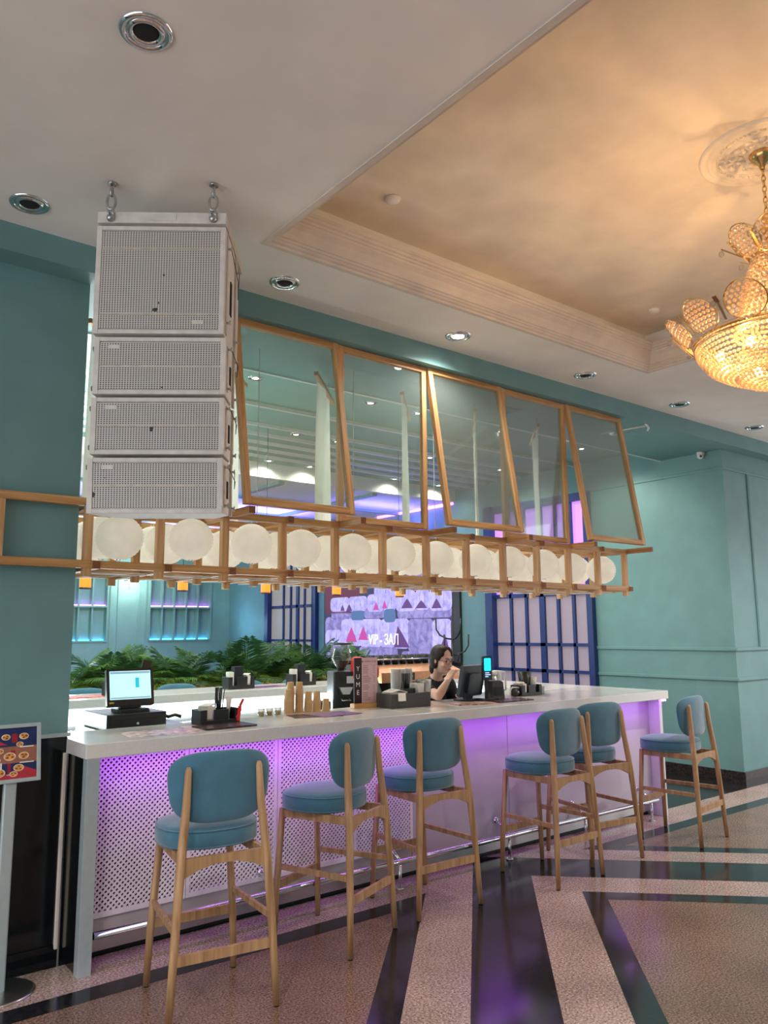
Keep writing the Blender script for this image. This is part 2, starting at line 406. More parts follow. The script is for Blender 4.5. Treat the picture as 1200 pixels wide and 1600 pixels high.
# ---- right-hand pillar wall
wr = struct('wall_right', MB().box(8.6,4.55,0,13,5.3,3.73).box(8.6,5.3,0,8.85,16.65,3.9), 'teal')
def rail(z0, z1, d=.018):
    struct('wall_moulding', MB().box(8.6-d,4.55-d,z0,8.6,6.40,z1).box(8.6,4.55-d,z0,13,4.55,z1), 'teal', wr, bev=.004)
rail(1.425,1.462); rail(1.095,1.132); rail(3.495,3.528,.012)
struct('wall_moulding', MB().box(9.135,4.538,1.46,9.15,4.55,3.5).box(9.16,4.538,1.46,9.175,4.55,3.5), 'teal', wr)
struct('baseboard_right', MB().box(8.575,4.525,0,8.6,6.40,.125).box(8.6,4.525,0,13,4.55,.125), 'basegran')
# ---- hall behind
struct('wall_inner', MB().box(.2,5.3,0,.4,16.65,3.9), 'teal_in')
wbk = MB()
xs = [.2,2.9,4.34,5.75,6.70,8.11,8.85]; zs = [0,1.52,2.97,3.9]
for i in range(6):
    for j in range(3):
        if j == 1 and i in (2,4): wbk.box(xs[i],16.80,zs[j],xs[i+1],16.9,zs[j+1])
        else: wbk.box(xs[i],16.65,zs[j],xs[i+1],16.9,zs[j+1])
wb = struct('wall_back', wbk, 'teal_in')
for x0, x1 in ((4.34,5.75),(6.70,8.11)):
    m = MB()
    for k in range(1,5): x = x0+(x1-x0)*k/5; m.box(x-.018,16.66,1.52,x+.018,16.80,2.97)
    m.box(x0,16.62,2.205,x1,16.80,2.24)
    m.box(x0-.03,16.62,1.49,x1+.03,16.66,1.52).box(x0-.03,16.62,2.97,x1+.03,16.66,3.0).box(x0-.03,16.62,1.52,x0,16.66,2.97).box(x1,16.62,1.52,x1+.03,16.66,2.97)
    struct('niche_lattice', m, 'teal_in', wb)
    struct('blue_light_strip', MB().box(x0+.01,16.74,1.522,x1-.01,16.78,1.545), 'led_blue', wb)
    struct('magenta_light_strip', MB().box(x0+.01,16.70,2.241,x1-.01,16.74,2.262), 'led_pink', wb)
struct('wall_panelling', MB().box(5.82,16.63,.3,5.85,16.65,3.6).box(5.98,16.63,.3,6.02,16.65,3.6).box(6.42,16.63,.3,6.46,16.65,3.6).box(6.58,16.63,.3,6.61,16.65,3.6), 'teal_in', wb)
struct('ceiling', MB().box(.2,5.32,3.9,8.85,9.0,4.05), 'teal_in')
struct('ceiling', MB().box(.2,9.0,3.70,8.85,16.9,4.05), 'ceil')
m = MB()
for y in (6.6,7.25,7.62,7.96,8.28,8.6): m.box(.4,y,3.865,8.6,y+.035,3.9)
struct('trim_3', m, 'white')
m = MB()
for y in (10.4,11.8,13.2): m.box(.4,y,3.66,8.6,y+.09,3.70)
for x in (2.2,3.8,5.4,7.0): m.box(x,9.1,3.66,x+.09,16.6,3.70)
struct('trim_4', m, 'teal_in')
struct('trim_5', MB().box(8.565,9.05,3.665,8.6,11.0,3.70), 'led_pink')
struct('trim_5', MB().box(8.585,11.05,3.665,8.6,16.6,3.70), 'white')

# ---- blue glazed doors in the right wall
def blue_door(name, y0, y1, ztop, xs, rows, ft, fb):
    W = .05
    f = MB(); x = 8.52
    f.box(x,y0,0,8.6,y0+.09,ztop).box(x-.06,y1-.14,0,8.6,y1,ztop).box(x,y0+.09,ztop-.11,8.6,y1-.14,ztop)
    d = struct(name, f, 'bluewood')
    m = MB()
    for i, y in enumerate(xs): w = .045 if i == 2 else .022; m.box(x+.01,y-w,0,8.59,y+w,ztop-.11)
    for z, h in rows: m.box(x+.01,y0+.09,z-h,8.59,y1-.14,z+h)
    struct('glazing_bars', m, 'bluewood', d)
    zt = rows[0][0]
    struct('upper_pane', MB().box(8.565,y0+.09,zt,8.58,y1-.14,ztop-.11), ft, d)
    struct('lower_pane', MB().box(8.565,y0+.09,.3,8.58,y1-.14,zt), fb, d)
    struct('kick_panel', MB().box(8.55,y0+.09,0,8.59,y1-.14,.3), 'bluewood', d)
    return d
blue_door('door_1', 6.40, 8.27, 3.50, [7.83,7.54,7.25,6.97,6.71], [(2.16,.03),(1.475,.022),(1.12,.022),(.62,.022)], 'frost_top', 'frost')
blue_door('door_2', 12.92, 14.79, 3.50, [14.14,13.86,13.60,13.34,13.06], [(2.18,.03),(1.50,.022),(1.12,.022),(.62,.022)], 'frost_dim', 'frost_dim')

# ---- LED video wall
scr = thing('video_wall', 'large bright LED wall screen showing rows of pale sofas, on far hall wall', 'screen', (8.6, 10.77, 1.05))
part('housing', MB().box(-.05,-1.86,0,-.001,1.88,2.1), 'black', scr)
def crumple(name, c1, c2, k):
    m = emis(name, c1, k); nt = m.node_tree; b = nt.nodes['Principled BSDF']
    tc = nt.nodes.new('ShaderNodeTexCoord'); nz = nt.nodes.new('ShaderNodeTexNoise'); nz.inputs['Scale'].default_value = 7; nz.inputs['Detail'].default_value = 5; nz.inputs['Distortion'].default_value = 1.2
    rp = nt.nodes.new('ShaderNodeValToRGB'); rp.color_ramp.elements[0].color = c1; rp.color_ramp.elements[1].color = c2; rp.color_ramp.elements[0].position = .35; rp.color_ramp.elements[1].position = .62
    nt.links.new(tc.outputs['Object'], nz.inputs['Vector']); nt.links.new(nz.outputs['Fac'], rp.inputs[0]); nt.links.new(rp.outputs[0], b.inputs['Emission Color']); return m
SC = {'maroon': emis('screen_maroon', srgb(96,36,58), .9), 'lav': crumple('screen_lavender', srgb(150,140,206), srgb(198,190,240), .95), 'lav2': crumple('screen_mauve', srgb(112,104,164), srgb(164,156,212), .85),
      'slate': emis('screen_slate', srgb(80,108,150), .9), 'pink': emis('screen_pink', srgb(190,70,150), .9), 'plum': emis('screen_plum', srgb(96,60,120), .8),
      'base': emis('screen_dusk', srgb(58,52,84), .8), 'txt': emis('screen_text', (1,1,1), 1.6), 'shadow': emis('screen_shadow', srgb(78,70,110), .8)}
def U(u): return 1.85-u           # local y from picture u (0 at the left)
part('picture_background', MB().box(-.056,U(3.55),.05,-.05,U(0),2.05), SC['base'], scr)
lay = {'maroon': [], 'lav': [], 'lav2': [], 'slate': []}
R = [('maroon',.01,.9,1.14,1.98,0),('maroon',2.6,1.2,3.5,1.3,0),
 ('lav',.02,.28,.57,.6,1),('lav2',.02,.42,.60,.84,0),('lav',.55,.31,1.2,.8,1),('lav',1.12,.29,1.77,.79,2),('lav',1.72,.28,2.51,.78,3),('lav2',2.47,.22,3.11,.77,4),('lav',3.08,.23,3.54,.76,5),
 ('lav2',.22,.80,1.12,.98,0),('lav',.19,.94,.81,1.2,1),('lav',.77,.93,1.35,1.2,2),('lav2',1.26,.80,1.94,.96,3),('lav',1.34,.91,1.83,1.22,4),('lav',1.8,.91,2.16,1.2,5),('lav2',2.2,.78,3.54,.96,6),('lav',2.15,.9,2.68,1.25,7),('lav',2.66,.91,3.03,1.25,8),('lav',3.01,.89,3.55,1.25,9),
 ('slate',.87,.77,1.26,.94,10),('slate',1.83,.72,2.15,.95,11),
 ('lav',1.55,1.16,2.05,1.40,1),('lav',2.02,1.16,2.55,1.40,2),('lav2',.5,1.45,1.3,1.8,1),('lav2',1.3,1.45,2.2,1.8,2),('lav2',2.2,1.45,3.1,1.8,3),('lav2',.05,.08,.9,.3,6),('lav2',1.1,.06,2.2,.3,7),('lav2',2.3,.06,3.5,.24,8)]
for m_, u0, v0, u1, v1, k in R:
    x = -.0565-.0004*(k+1)
    mb = MB().rrect(U(u1), v0+.05, U(u0), v1+.05, min(.1, (v1-v0)*.35), x, -.056, 'yz', 4)
    part('picture_shape', mb, SC[m_], scr)
    if m_ == 'lav':                                   # tufting seams
        mb = MB()
        for t in (.33,.66): yy = U(u0+(u1-u0)*t); mb.box(x-.0004, yy-.006, v0+.10, -.056, yy+.006, v1)
        part('picture_seam', mb, SC['lav2'], scr)
for a, bq, c, v, w, m_ in [(.69,1.04,.87,.38,.65,'pink'),(1.08,1.37,1.23,.42,.66,'pink'),(2.10,2.51,2.2,.30,.66,'plum'),(1.52,1.69,1.61,.94,1.07,'pink'),(1.78,1.92,1.85,.96,1.1,'pink'),(2.3,2.6,2.46,.95,1.11,'plum'),(2.67,2.96,2.82,.94,1.07,'plum'),(3.07,3.31,3.19,.93,1.09,'plum'),(.52,.65,.59,.95,1.06,'plum'),(.71,.89,.8,.94,1.07,'plum'),(3.2,3.5,3.38,.2,.5,'plum')]:
    mb = MB().prism([(U(a),v+.05),(U(bq),v+.05),(U((bq+c)/2),(v+w)/2+.06),(U(c),w+.05),(U((a+c)/2),(v+w)/2+.06)], -.0615, -.056, 'yz')
    part('picture_cushion', mb, SC[m_], scr)
t = text_mesh('VIP - ЗАЛ', .24, 'white', 'picture_text', scr, (-.0622, U(1.81), .47), (PI/2,0,-PI/2)); t.data.materials.clear(); t.data.materials.append(SC['txt']); t.scale = (.82,1.05,1)

# ---- ceiling rose
ros = MB()
pr = [(0,0),(.05,-.012),(.075,-.012),(.08,-.006),(.17,-.008),(.175,-.016),(.185,-.016),(.19,-.008),(.245,-.008),(.25,-.018),(.262,-.022),(.272,-.018),(.276,-.010),(.29,-.012),(.30,-.02),(.312,-.016),(.315,0)]
ros.lathe(pr, 64, (0,0,0), False)
for k in range(12):
    a = 2*PI*k/12
    for r, s in ((.105,.022),(.14,.028),(.12,.016)):
        aa = a+(.12 if s == .016 else 0); ros.ball((r*math.cos(aa), r*math.sin(aa), -.008), s, 8, 6, .5, .8, .8)
for k in range(72):
    a = 2*PI*k/72; ros.ball((.222*math.cos(a), .222*math.sin(a), -.009), .0085, 6, 4)
single('ceiling_rose', ros, 'coffer', 'round ornate plaster ceiling rose above the chandelier', 'ceiling rose', loc=(4.04,1.79,4.22))
# ---- smoke detectors
for x, y, lab in ((2.75,3.36,'small white smoke detector on coffer ceiling, far from the chandelier'),(5.46,3.36,'small white smoke detector on coffer ceiling just left of the chandelier bowl')):
    single('smoke_detector', MB().lathe([(.045,0),(.045,-.012),(.04,-.02),(.03,-.024),(.001,-.026)], 20, (0,0,0), True), 'ceil', lab, 'smoke detector', loc=(x,y,4.22))
# ---- security camera on the right wall
t = thing('security_camera', 'small white dome security camera high on teal wall under the beam', 'camera', (8.56,4.78,3.73))
part('base', MB().lathe([(.045,0),(.045,-.02),(.04,-.03)], 16), 'white', t)
part('dome', MB().ball((-.01,0,-.045), .038, 14, 10), 'white', t)
part('lens', MB().ball((-.038,-.02,-.055), .014, 10, 8), 'black', t, 'black lens')
# ---- white rod bracket under the beam
t = thing('rod_bracket', 'short white rod with end bracket under the beam right of the last pane', 'bracket', (6.89,4.42,3.73))
part('rod', MB().tube([(0,0,-.02),(-.12,.45,-.03)], .009, 8), 'white', t)
part('end_bracket', MB().tube([(0,.0,0),(.005,-.02,-.02),(.01,-.03,-.05),(0,-.02,-.075)], .011, 8), 'white', t)

# ================================================================== CEILING LIGHTS
def downlight(name, x, y, z, label, lit=False, r=.094, grp=None):
    t = thing(name, label, 'ceiling light', (x,y,z), 0, grp)
    part('trim_ring', MB().lathe([(r*.74,.004),(r*.76,-.004),(r*.9,-.010),(r,-.008),(r+.006,-.001),(r+.006,.002)], 32, (0,0,0), False), 'chrome', t)
    part('reflector', MB().lathe([(r*.75,0),(r*.66,-.012),(r*.5,-.005),(r*.48,-.001)], 28, (0,0,0), False), 'chrome', t)
    part('lamp', MB().lathe([(r*.5,-.002),(r*.46,-.006),(.001,-.007)], 20, (0,0,0), True), 'lamp' if lit else 'darkgap', t, None if lit else 'dark unlit lamp')
    return t
labs = ['unlit round chrome downlight at far left of ceiling, above the teal wall', 'unlit chrome downlight between speaker stack and coffer corner', 'bright lit downlight in the ceiling above the second and third panes',
        'unlit chrome downlight above the fifth tilted pane, under coffer corner', 'unlit chrome downlight above the right teal wall, near the beam', 'unlit chrome downlight at the right edge of the photo']
for i, (x, lab) in enumerate(zip((.93,2.47,4.0,5.54,7.04,8.55), labs)):
    downlight('downlight', x, 4.12, zc, lab, i == 2)
downlight('downlight', .95, 2.60, zc, 'large nearest unlit chrome downlight at top left of the ceiling')
light('front_downlight_lamp', 'SPOT', (4.0,4.12,zc-.03), 55, (1,.97,.88), .04, target=(4.0,4.12,0), angle=150, blend=.7)
spots = [(3.28,5.95,'the first pane, upper left'),(4.56,5.95,'the second pane, left'),(5.18,5.95,'the second pane, upper right by its stile'),(6.42,5.95,'the third pane, upper right'),(7.86,5.95,'the fifth tilted pane'),
         (4.64,7.45,'the first pane, at its centre'),(5.21,7.45,'the first pane, right edge by the stile'),(6.68,7.45,'the gap between second and third panes'),(7.99,7.45,'the third pane, low by its right stile'),
         (5.1,8.85,'the first pane, lowest left'),(5.74,8.85,'the first pane, lowest right'),(7.22,8.85,'the second pane, lowest'),(8.1,8.85,'the third pane, low by its left stile')]
for x, y, w in spots:
    downlight('ceiling_spot', x, y, 3.9, 'lit back-hall ceiling spot seen through '+w, True, .06)
    light('hall_spot_lamp', 'SPOT', (x,y,3.87), 66 if y < 6 else 50 if y < 8 else 22, (1,.93,.78), .04, target=(x,y,0), angle=155, blend=.6)
for x, y, z in ((1.5,6.2,3.3),(2.6,7.6,3.2),(2.4,10.5,2.0),(4.2,13.5,2.0)):
    light('hall_fill_lamp', 'POINT', (x,y,z), 80, (.95,1,.97), .12)

for x, y in ((7.9,9.9),(6.5,11.5),(4.5,11.0),(6.0,14.0),(3.0,13.0)):
    light('violet_cove_lamp', 'AREA', (x,y,3.30), 34, (.20,.15,1.0), 1.6, .12, target=(x,y,4))
t = thing('wall_lamp', 'bright round white wall lamp between the two lit niches', 'wall lamp', (6.22,16.64,2.74))
part('globe', MB().ball((0,-.12,0), .09, 16, 12), emis('lit_globe', (.85,1,.93), 12), t)
part('bracket', MB().tube([(0,0,-.05),(0,-.05,-.10),(0,-.12,-.085)], .012, 8), 'chrome', t)
light('wall_lamp_bulb', 'POINT', (6.22,16.30,2.74), 16, (.85,1,.93), .1)
light('hall_fill_lamp', 'POINT', (5.6,14.6,2.9), 48, (.75,.92,1), .12)
light('niche_wash', 'AREA', (8.0,15.9,1.8), 5, (.35,.65,1), .5, target=(8.6,15.6,2.2))
# ---- orange pendants
for i, x in enumerate((2.32,3.26,4.19,5.10,6.02)):
    lab = ['leftmost orange glass pendant lamp, beside the teal wall edge','orange glass pendant lamp hanging above the card terminal monitor','orange glass pendant lamp hanging in front of the far blue door','orange glass pendant lamp over the left edge of the video wall','rightmost orange glass pendant lamp in front of the video wall middle'][i]
    t = thing('pendant_lamp', lab, 'pendant lamp', (x,7.3,2.075), 0, None)
    part('shade', MB().lathe([(.048,.012),(.050,.02),(.050,.20),(.046,.205)], 20, (0,0,0), False), 'orange', t)
    part('bottom_rim', MB().lathe([(.051,0),(.052,.014),(.046,.014),(.046,0)], 20, (0,0,0), False), 'black', t)
    part('bulb', MB().ball((0,0,.15), .022, 10, 8), 'orange_core', t)
    part('cord', MB().cyl((0,0,.2), .003, 1.625, 6), 'black', t)
struct('wall_front', MB().box(-4,-4.2,0,13,-4,4.3), 'teal')
# ================================================================== BAR COUNTER
bar = thing('bar_counter', 'long white-topped bar counter with violet-lit lattice front', 'bar counter', (4.0,4.5,0))
def slab(mb, x0, y0, x1, y1): mb.box(x0,y0,1.04,x1,y1,1.115)
sl = MB(); sl.prism([(1.38,4.2),(6.665,4.2),(6.665,7.66),(5.95,7.66),(5.95,4.90),(2.62,4.90),(2.30,4.80),(1.395,4.80),(1.395,4.53),(1.38,4.53)], 1.04, 1.115, 'xy')
wpart('countertop', sl, 'quartz', bar, bev=.004)
wpart('end_panel', MB().box(1.395,4.262,0,1.43,4.53,1.04), 'blackstone', bar, 'black stone end panel')
wpart('corner_post', MB().box(1.388,4.20,0,1.455,4.262,1.04), 'silver', bar, 'silver corner post', bev=.002)
wpart('front_core', MB().box(1.43,4.44,.06,6.60,4.55,1.04), 'darkgap', bar)
wpart('plinth', MB().box(1.43,4.44,0,6.60,4.55,.06), 'black', bar, 'black plinth')
wpart('kick_strip', MB().box(1.455,4.395,.035,6.60,4.41,.105), 'steel', bar, 'grey metal kick strip')
wpart('lower_panel', MB().box(1.455,4.385,.105,3.70,4.404,.205), 'gloss_white', bar)
def lattice(x0, x1, z0, z1, y):
    mb = MB(); fw = .022
    mb.box(x0,y-.006,z0,x0+fw,y+.012,z1).box(x1-fw,y-.006,z0,x1,y+.012,z1).box(x0+fw,y-.006,z0,x1-fw,y+.012,z0+fw*1.2).box(x0+fw,y-.006,z1-.012,x1-fw,y+.012,z1)
    a0, a1, b0, b1 = x0+fw, x1-fw, z0+fw*1.2, z1-.012
    P = .030; w = .0050                       # horizontal pitch, half width
    k = a0-(b1-b0)
    while k < a1:                             # strips z = b0 + (x-k)
        for sgn in (0, 1):
            xs0, xs1 = max(a0, k), min(a1, k+(b1-b0))
            if xs1-xs0 > .004:
                p = (xs0, b0+(xs0-k)); q = (xs1, b0+(xs1-k))
                if sgn: p = (a0+a1-p[0], p[1]); q = (a0+a1-q[0], q[1])
                mb.bar((p[0],y+.001*sgn,p[1]), (q[0],y+.001*sgn,q[1]), 2*w, .006, (0,1,0)) if False else mb.bar((p[0],y+.003*sgn,p[1]), (q[0],y+.003*sgn,q[1]), .006, 2*w, Vector((-(q[1]-p[1]),0,q[0]-p[0])))
        k += P
    return mb
for x0, x1 in ((1.458,2.02),(2.025,2.61),(2.615,3.19),(3.195,3.70)):
    wpart('lattice_panel', lattice(x0,x1,.205,1.04,4.375), 'lattice', bar)
for x0, x1 in ((3.705,4.68),(4.685,5.66),(5.665,6.60)):
    wpart('front_panel', MB().box(x0,4.375,.105,x1,4.404,1.04), 'gloss_white', bar, bev=.002)
wpart('end_wall', MB().box(6.60,4.262,0,6.645,7.60,1.04), 'white', bar)
wpart('led_strip', MB().box(1.47,4.240,1.0365,6.56,4.252,1.0398), 'led_purple', bar, 'violet LED strip')
wpart('led_strip_end', MB().box(6.60,4.225,1.018,6.66,4.24,1.036), 'led_pink', bar, 'magenta LED strip end')
rl = MB().tube([(1.47,4.235,.17),(6.45,4.235,.17)], .019, 12)
fr = wpart('foot_rail', rl, 'chrome', bar, 'chrome foot rail')
for x in (2.50,3.47,4.52,5.42,6.35):
    m = MB().tube([(x,4.395,.255),(x,4.33,.235),(x,4.235,.175)], .012, 8).lathe([(.028,0),(.028,.008)], 14, (0,0,0)) if False else MB().tube([(x,4.395,.262),(x,4.33,.238),(x,4.235,.178)], .011, 8)
    m.tube([(x,4.235,.17),(x,4.235,.0)], .012, 8).cyl((x,4.235,0), .026, .012, 14).ball((x,4.372,.258), .024, 10, 6)
    wpart('rail_bracket', m, 'chrome', fr)
L = light('bar_front_led', 'AREA', (4.0,4.228,1.022), 10, (.46,.09,.90), 5.05, .012, target=(4.0,4.42,.4))

# ---- far side of the bar island
far = thing('far_bar_counter', 'far side of the bar island with glowing white panel under its top', 'bar counter', (3.7,7.3,0))
wpart('countertop', MB().box(.42,7.0,1.04,5.945,7.66,1.115), 'quartz', far, bev=.004)
wpart('body', MB().box(.42,7.06,0,5.93,7.55,1.04), 'white', far)
wpart('light_panel', MB().box(.45,7.035,.90,5.9,7.058,1.025), 'led_white', far, 'glowing white light panel')
wpart('worktop', MB().box(.42,6.40,.82,5.3,7.058,.86), 'worktop', far, bev=.004)
dt = MB()
for i in range(120): x = .6+i*.036; dt.box(x,6.44,.862,x+.018,7.0,.868)
wpart('drip_grille', dt, 'worktop', far)
wpart('base_cabinet', MB().box(.42,6.44,0,5.3,7.05,.82), 'steel', far)
light('far_counter_led', 'AREA', (3.2,7.02,.96), 55, (.85,.97,1), 5.2, .1, target=(3.2,6.0,.9))
sw = thing('staff_worktop', 'low steel staff worktop behind the bar carrying grinder and coffee machine', 'worktop', (4.1,6.0,0))
part('top', MB().box(-.95,-.32,.86,1.25,.30,.90), 'worktop', sw, bev=.003)
part('cabinet', MB().box(-.92,-.28,0,1.22,.28,.86), 'black', sw)
tp = single('till_pedestal', MB().box(1.70,4.84,0,2.28,5.40,1.088), 'steel', 'steel pedestal under the black cash drawer', 'pedestal')

# ================================================================== BAR STOOLS
def seat_mb():
    mb = MB(); seg = 40
    def ring(r, z):
        out = []
        for k in range(seg):
            t = 2*PI*k/seg; c, s_ = math.cos(t), math.sin(t); e = .86
            x = math.copysign(abs(c)**e, c)*.242*r; y = math.copysign(abs(s_)**e, s_)*.232*r+.058
            out.append((x, y, z))
        return out
    pr = [(.86,.688),(.955,.694),(.985,.712),(.992,.735),(.985,.758),(.95,.776),(.86,.787),(.6,.794),(.3,.797),(.01,.798)]
    vs = []
    for r, z in pr: vs += ring(r, z)
    n = len(pr)
    mb.add(vs, [(i*seg+k, i*seg+(k+1) % seg, (i+1)*seg+(k+1) % seg, (i+1)*seg+k) for i in range(n-1) for k in range(seg)], True)
    mb.f.append(tuple(range(seg))); mb.sm.append(False)
    return mb
def piping_mb(z, rr):
    pts = []
    for k in range(40):
        t = 2*PI*k/40; c, s_ = math.cos(t), math.sin(t); e = .86
        pts.append((math.copysign(abs(c)**e, c)*.242*rr, math.copysign(abs(s_)**e, s_)*.232*rr+.058, z))
    return MB().tube(pts, .0035, 6, True)
def back_mb():
    mb = MB(); seg = 44; W, H, T = .262, .160, .024; zc_ = .972
    def pt(t, r, side):
        c, s_ = math.cos(t), math.sin(t); e = .62
        x = math.copysign(abs(c)**e, c)*W*r; z = math.copysign(abs(s_)**e, s_)*H*r
        x *= 1-.07*(1-z/H)
        th = T*math.sqrt(max(0, 1-r**5))+.002
        y = -.176+.80*x*x+.02*z
        nx = -1.6*x; l = math.sqrt(1+nx*nx)
        return (x+side*th*nx/l, y+side*th/l, zc_+z)
    rr = [.02,.3,.55,.75,.88,.95,.985,1.0]
    loops = [(r, 1) for r in rr]+[(r, -1) for r in reversed(rr)]
    vs = [pt(2*PI*k/seg, r, s_) for r, s_ in loops for k in range(seg)]
    n = len(loops)
    mb.add(vs, [(i*seg+k, i*seg+(k+1) % seg, (i+1)*seg+(k+1) % seg, (i+1)*seg+k) for i in range(n-1) for k in range(seg)], True)
    mb.f.append(tuple(range(seg))); mb.sm.append(True); mb.f.append(tuple((n-1)*seg+k for k in range(seg))); mb.sm.append(True)
    return mb
def make_stool():
    t = thing('bar_stool', 'x', 'bar stool')
    se = part('seat', seat_mb(), 'velvet', t)
    part('piping', piping_mb(.772,.975), 'velvet', se); part('piping', piping_mb(.700,.975), 'velvet', se)
    part('backrest', back_mb(), 'velvet', t)
    for s in (-1, 1):
        lg = part('leg', MB().tube([(s*.218,.245,.006),(s*.208,.242,.25),(s*.174,.228,.69)], [.0155,.0185,.019], 12), 'oak', t)
        part('foot_glide', MB().cyl((s*.218,.245,0), .012, .008, 10), 'rubber', lg)
    for s in (-1, 1):
        pts = [(s*.246,-.262,.006),(s*.228,-.250,.3),(s*.204,-.230,.64),(s*.192,-.218,.76),(s*.178,-.204,.90),(s*.170,-.196,1.055),(s*.169,-.195,1.072)]
        lg = part('leg', MB().tube(pts, [.0155,.019,.021,.021,.019,.0155,.008], 12), 'oak', t)
        part('foot_glide', MB().cyl((s*.246,-.262,0), .012, .008, 10), 'rubber', lg)
    ap = MB()
    arch = [(-.195,.600),(-.12,.632),(-.05,.648),(.05,.648),(.12,.632),(.195,.600),(.195,.685),(-.195,.685)]
    ap.prism(arch, -.238, -.216, 'xz')
    part('rear_apron', ap, 'oak', t)
    part('seat_frame', MB().box(-.16,.21,.645,.16,.235,.688).bar((-.172,.222,.667),(-.19,-.23,.667),.022,.042).bar((.172,.222,.667),(.19,-.23,.667),.022,.042).box(-.17,-.05,.672,.17,.03,.69), 'oak', t)
    part('stretcher', MB().bar((-.228,-.252,.275),(.228,-.252,.275),.02,.042), 'oak', t)
    part('stretcher', MB().bar((-.205,.241,.285),(.205,.241,.285),.02,.042), 'oak', t)
    for s in (-1, 1): part('stretcher', MB().bar((s*.2,.238,.385),(s*.222,-.247,.385),.018,.028), 'oak', t)
    return t
st = [(1.80,3.635,-8.5,'nearest teal velvet bar stool, at the left end of the lattice bar front'),
      (2.684,3.872,23,'second teal bar stool from the left, turned to the right'),
      (3.44,3.97,-2,'third teal bar stool from the left, below the person with the phone'),
      (4.49,3.83,1.5,'fourth teal bar stool from left, in front of the plain violet bar panels'),
      (5.11,3.94,-9.5,'teal bar stool partly hidden behind the fourth stool'),
      (6.081,3.78,7,'farthest teal bar stool, beyond the right end of the bar')]
stool = make_stool()
for i, (x, y, rz, lab) in enumerate(st):
    if i == 0: stool.location = (x,y,0); stool.rotation_euler = (0,0,math.radians(rz)); stool['label'] = lab; stool['group'] = 'bar stools along the front'
    else: dup(stool, (x,y,0), rz, lab)
for x, rz, lab in ((1.75,186,'grey stool back showing over the far counter beside the teal wall edge'),(2.62,176,'grey stool back over the far counter behind the card terminal'),(3.62,183,'grey stool back over the far counter right of the terminal'),
                   (4.42,178,'grey stool back over the far counter between two napkin caddies'),(5.15,180,'grey stool back over the far counter beside the coffee grinder')):
    dup(stool, (x,8.02,0), rz, lab, 'stools on the far side of the bar')

# ================================================================== TIMBER LANTERN RACK
rack = thing('lantern_rack', 'long pine timber frame hanging over the bar, filled with paper lanterns', 'hanging rack', (4.0,4.9,2.0))
X0, DX = 1.43, .4245; YR = (4.50,4.88,5.30); T = .022
def rp(name, mb, m): return wpart(name, mb, m, rack)
for yi, y in enumerate(YR):
    for k in range(13):
        x = X0+DX*k
        rp('post', MB().box(x-T,y-T,1.992,x+T,y+T,2.438), 'pine_z')
    rp('lower_rail', MB().box(1.395 if yi else 1.38,y-T-.003,2.04,6.58,y+T-.004,2.084), 'pine')
    rp('upper_rail', MB().box(1.395 if yi else 1.38,y-T-.002,2.392,6.56,y+T-.004,2.436), 'pine')
for k in range(13):
    x = X0+DX*k+2*T+.001
    y0 = 4.462
    lc = rp('lower_crossbar', MB().box(x-T,y0,2.036,x+T,5.34,2.08), 'pine_y')
    arm = k in (2,4,6,8,10,12) and k >= 2
    yf = 4.225 if arm else y0
    eg = (MB().box(x-T+.001,y0-.0012,2.037,x+T-.001,y0-.0002,2.079), MB().box(x-T+.001,yf-.0012,2.399,x+T-.001,yf-.0002,2.441))
    uc = rp('upper_crossbar', MB().box(x-T,4.225 if arm else y0,2.398,x+T,5.34,2.442), 'pine_y')
    wpart('end_grain', eg[0], 'endgrain', lc, 'dark end grain'); wpart('end_grain', eg[1], 'endgrain', uc, 'dark end grain')
rp('wall_rail', MB().box(-3.9,4.478,2.392,1.38,4.522,2.436), 'pine')
rp('wall_rail', MB().box(-3.9,4.478,2.04,1.38,4.522,2.084), 'pine')
for x in (.965,.50): rp('wall_post', MB().box(x-T,4.479,2.085,x+T,4.521,2.391), 'pine_z')
rp('wall_spacer', MB().box(1.0,4.52,2.05,1.04,4.549,2.07).box(1.0,4.52,2.40,1.04,4.549,2.42), 'pine')
for k in range(12):
    x = X0+DX*k
    rp('white_rod', MB().tube([(x+.06,4.60,2.028),(x+DX-.03,4.60,2.028)], .004, 6).tube([(x+.06,4.78,2.028),(x+DX-.03,4.78,2.028)], .004, 6).tube([(x+.05,5.2,2.024),(x+DX-.03,4.62,2.024)], .004, 6), 'white')
# suspension cables
for k, lab in ((1,'left-hand'),(3,'behind the first pane'),(5,'behind the second pane'),(7,'behind the third pane'),(9,'behind the fourth pane'),(11,'behind the fifth pane')):
    x = X0+DX*k+.02
    single('suspension_cable', MB().tube([(x,4.885,2.44),(x,4.885,3.73)], .0035, 6), 'white', 'thin white suspension cable holding the lantern rack, '+(lab if k > 1 else 'behind the speaker stack'), 'cable')
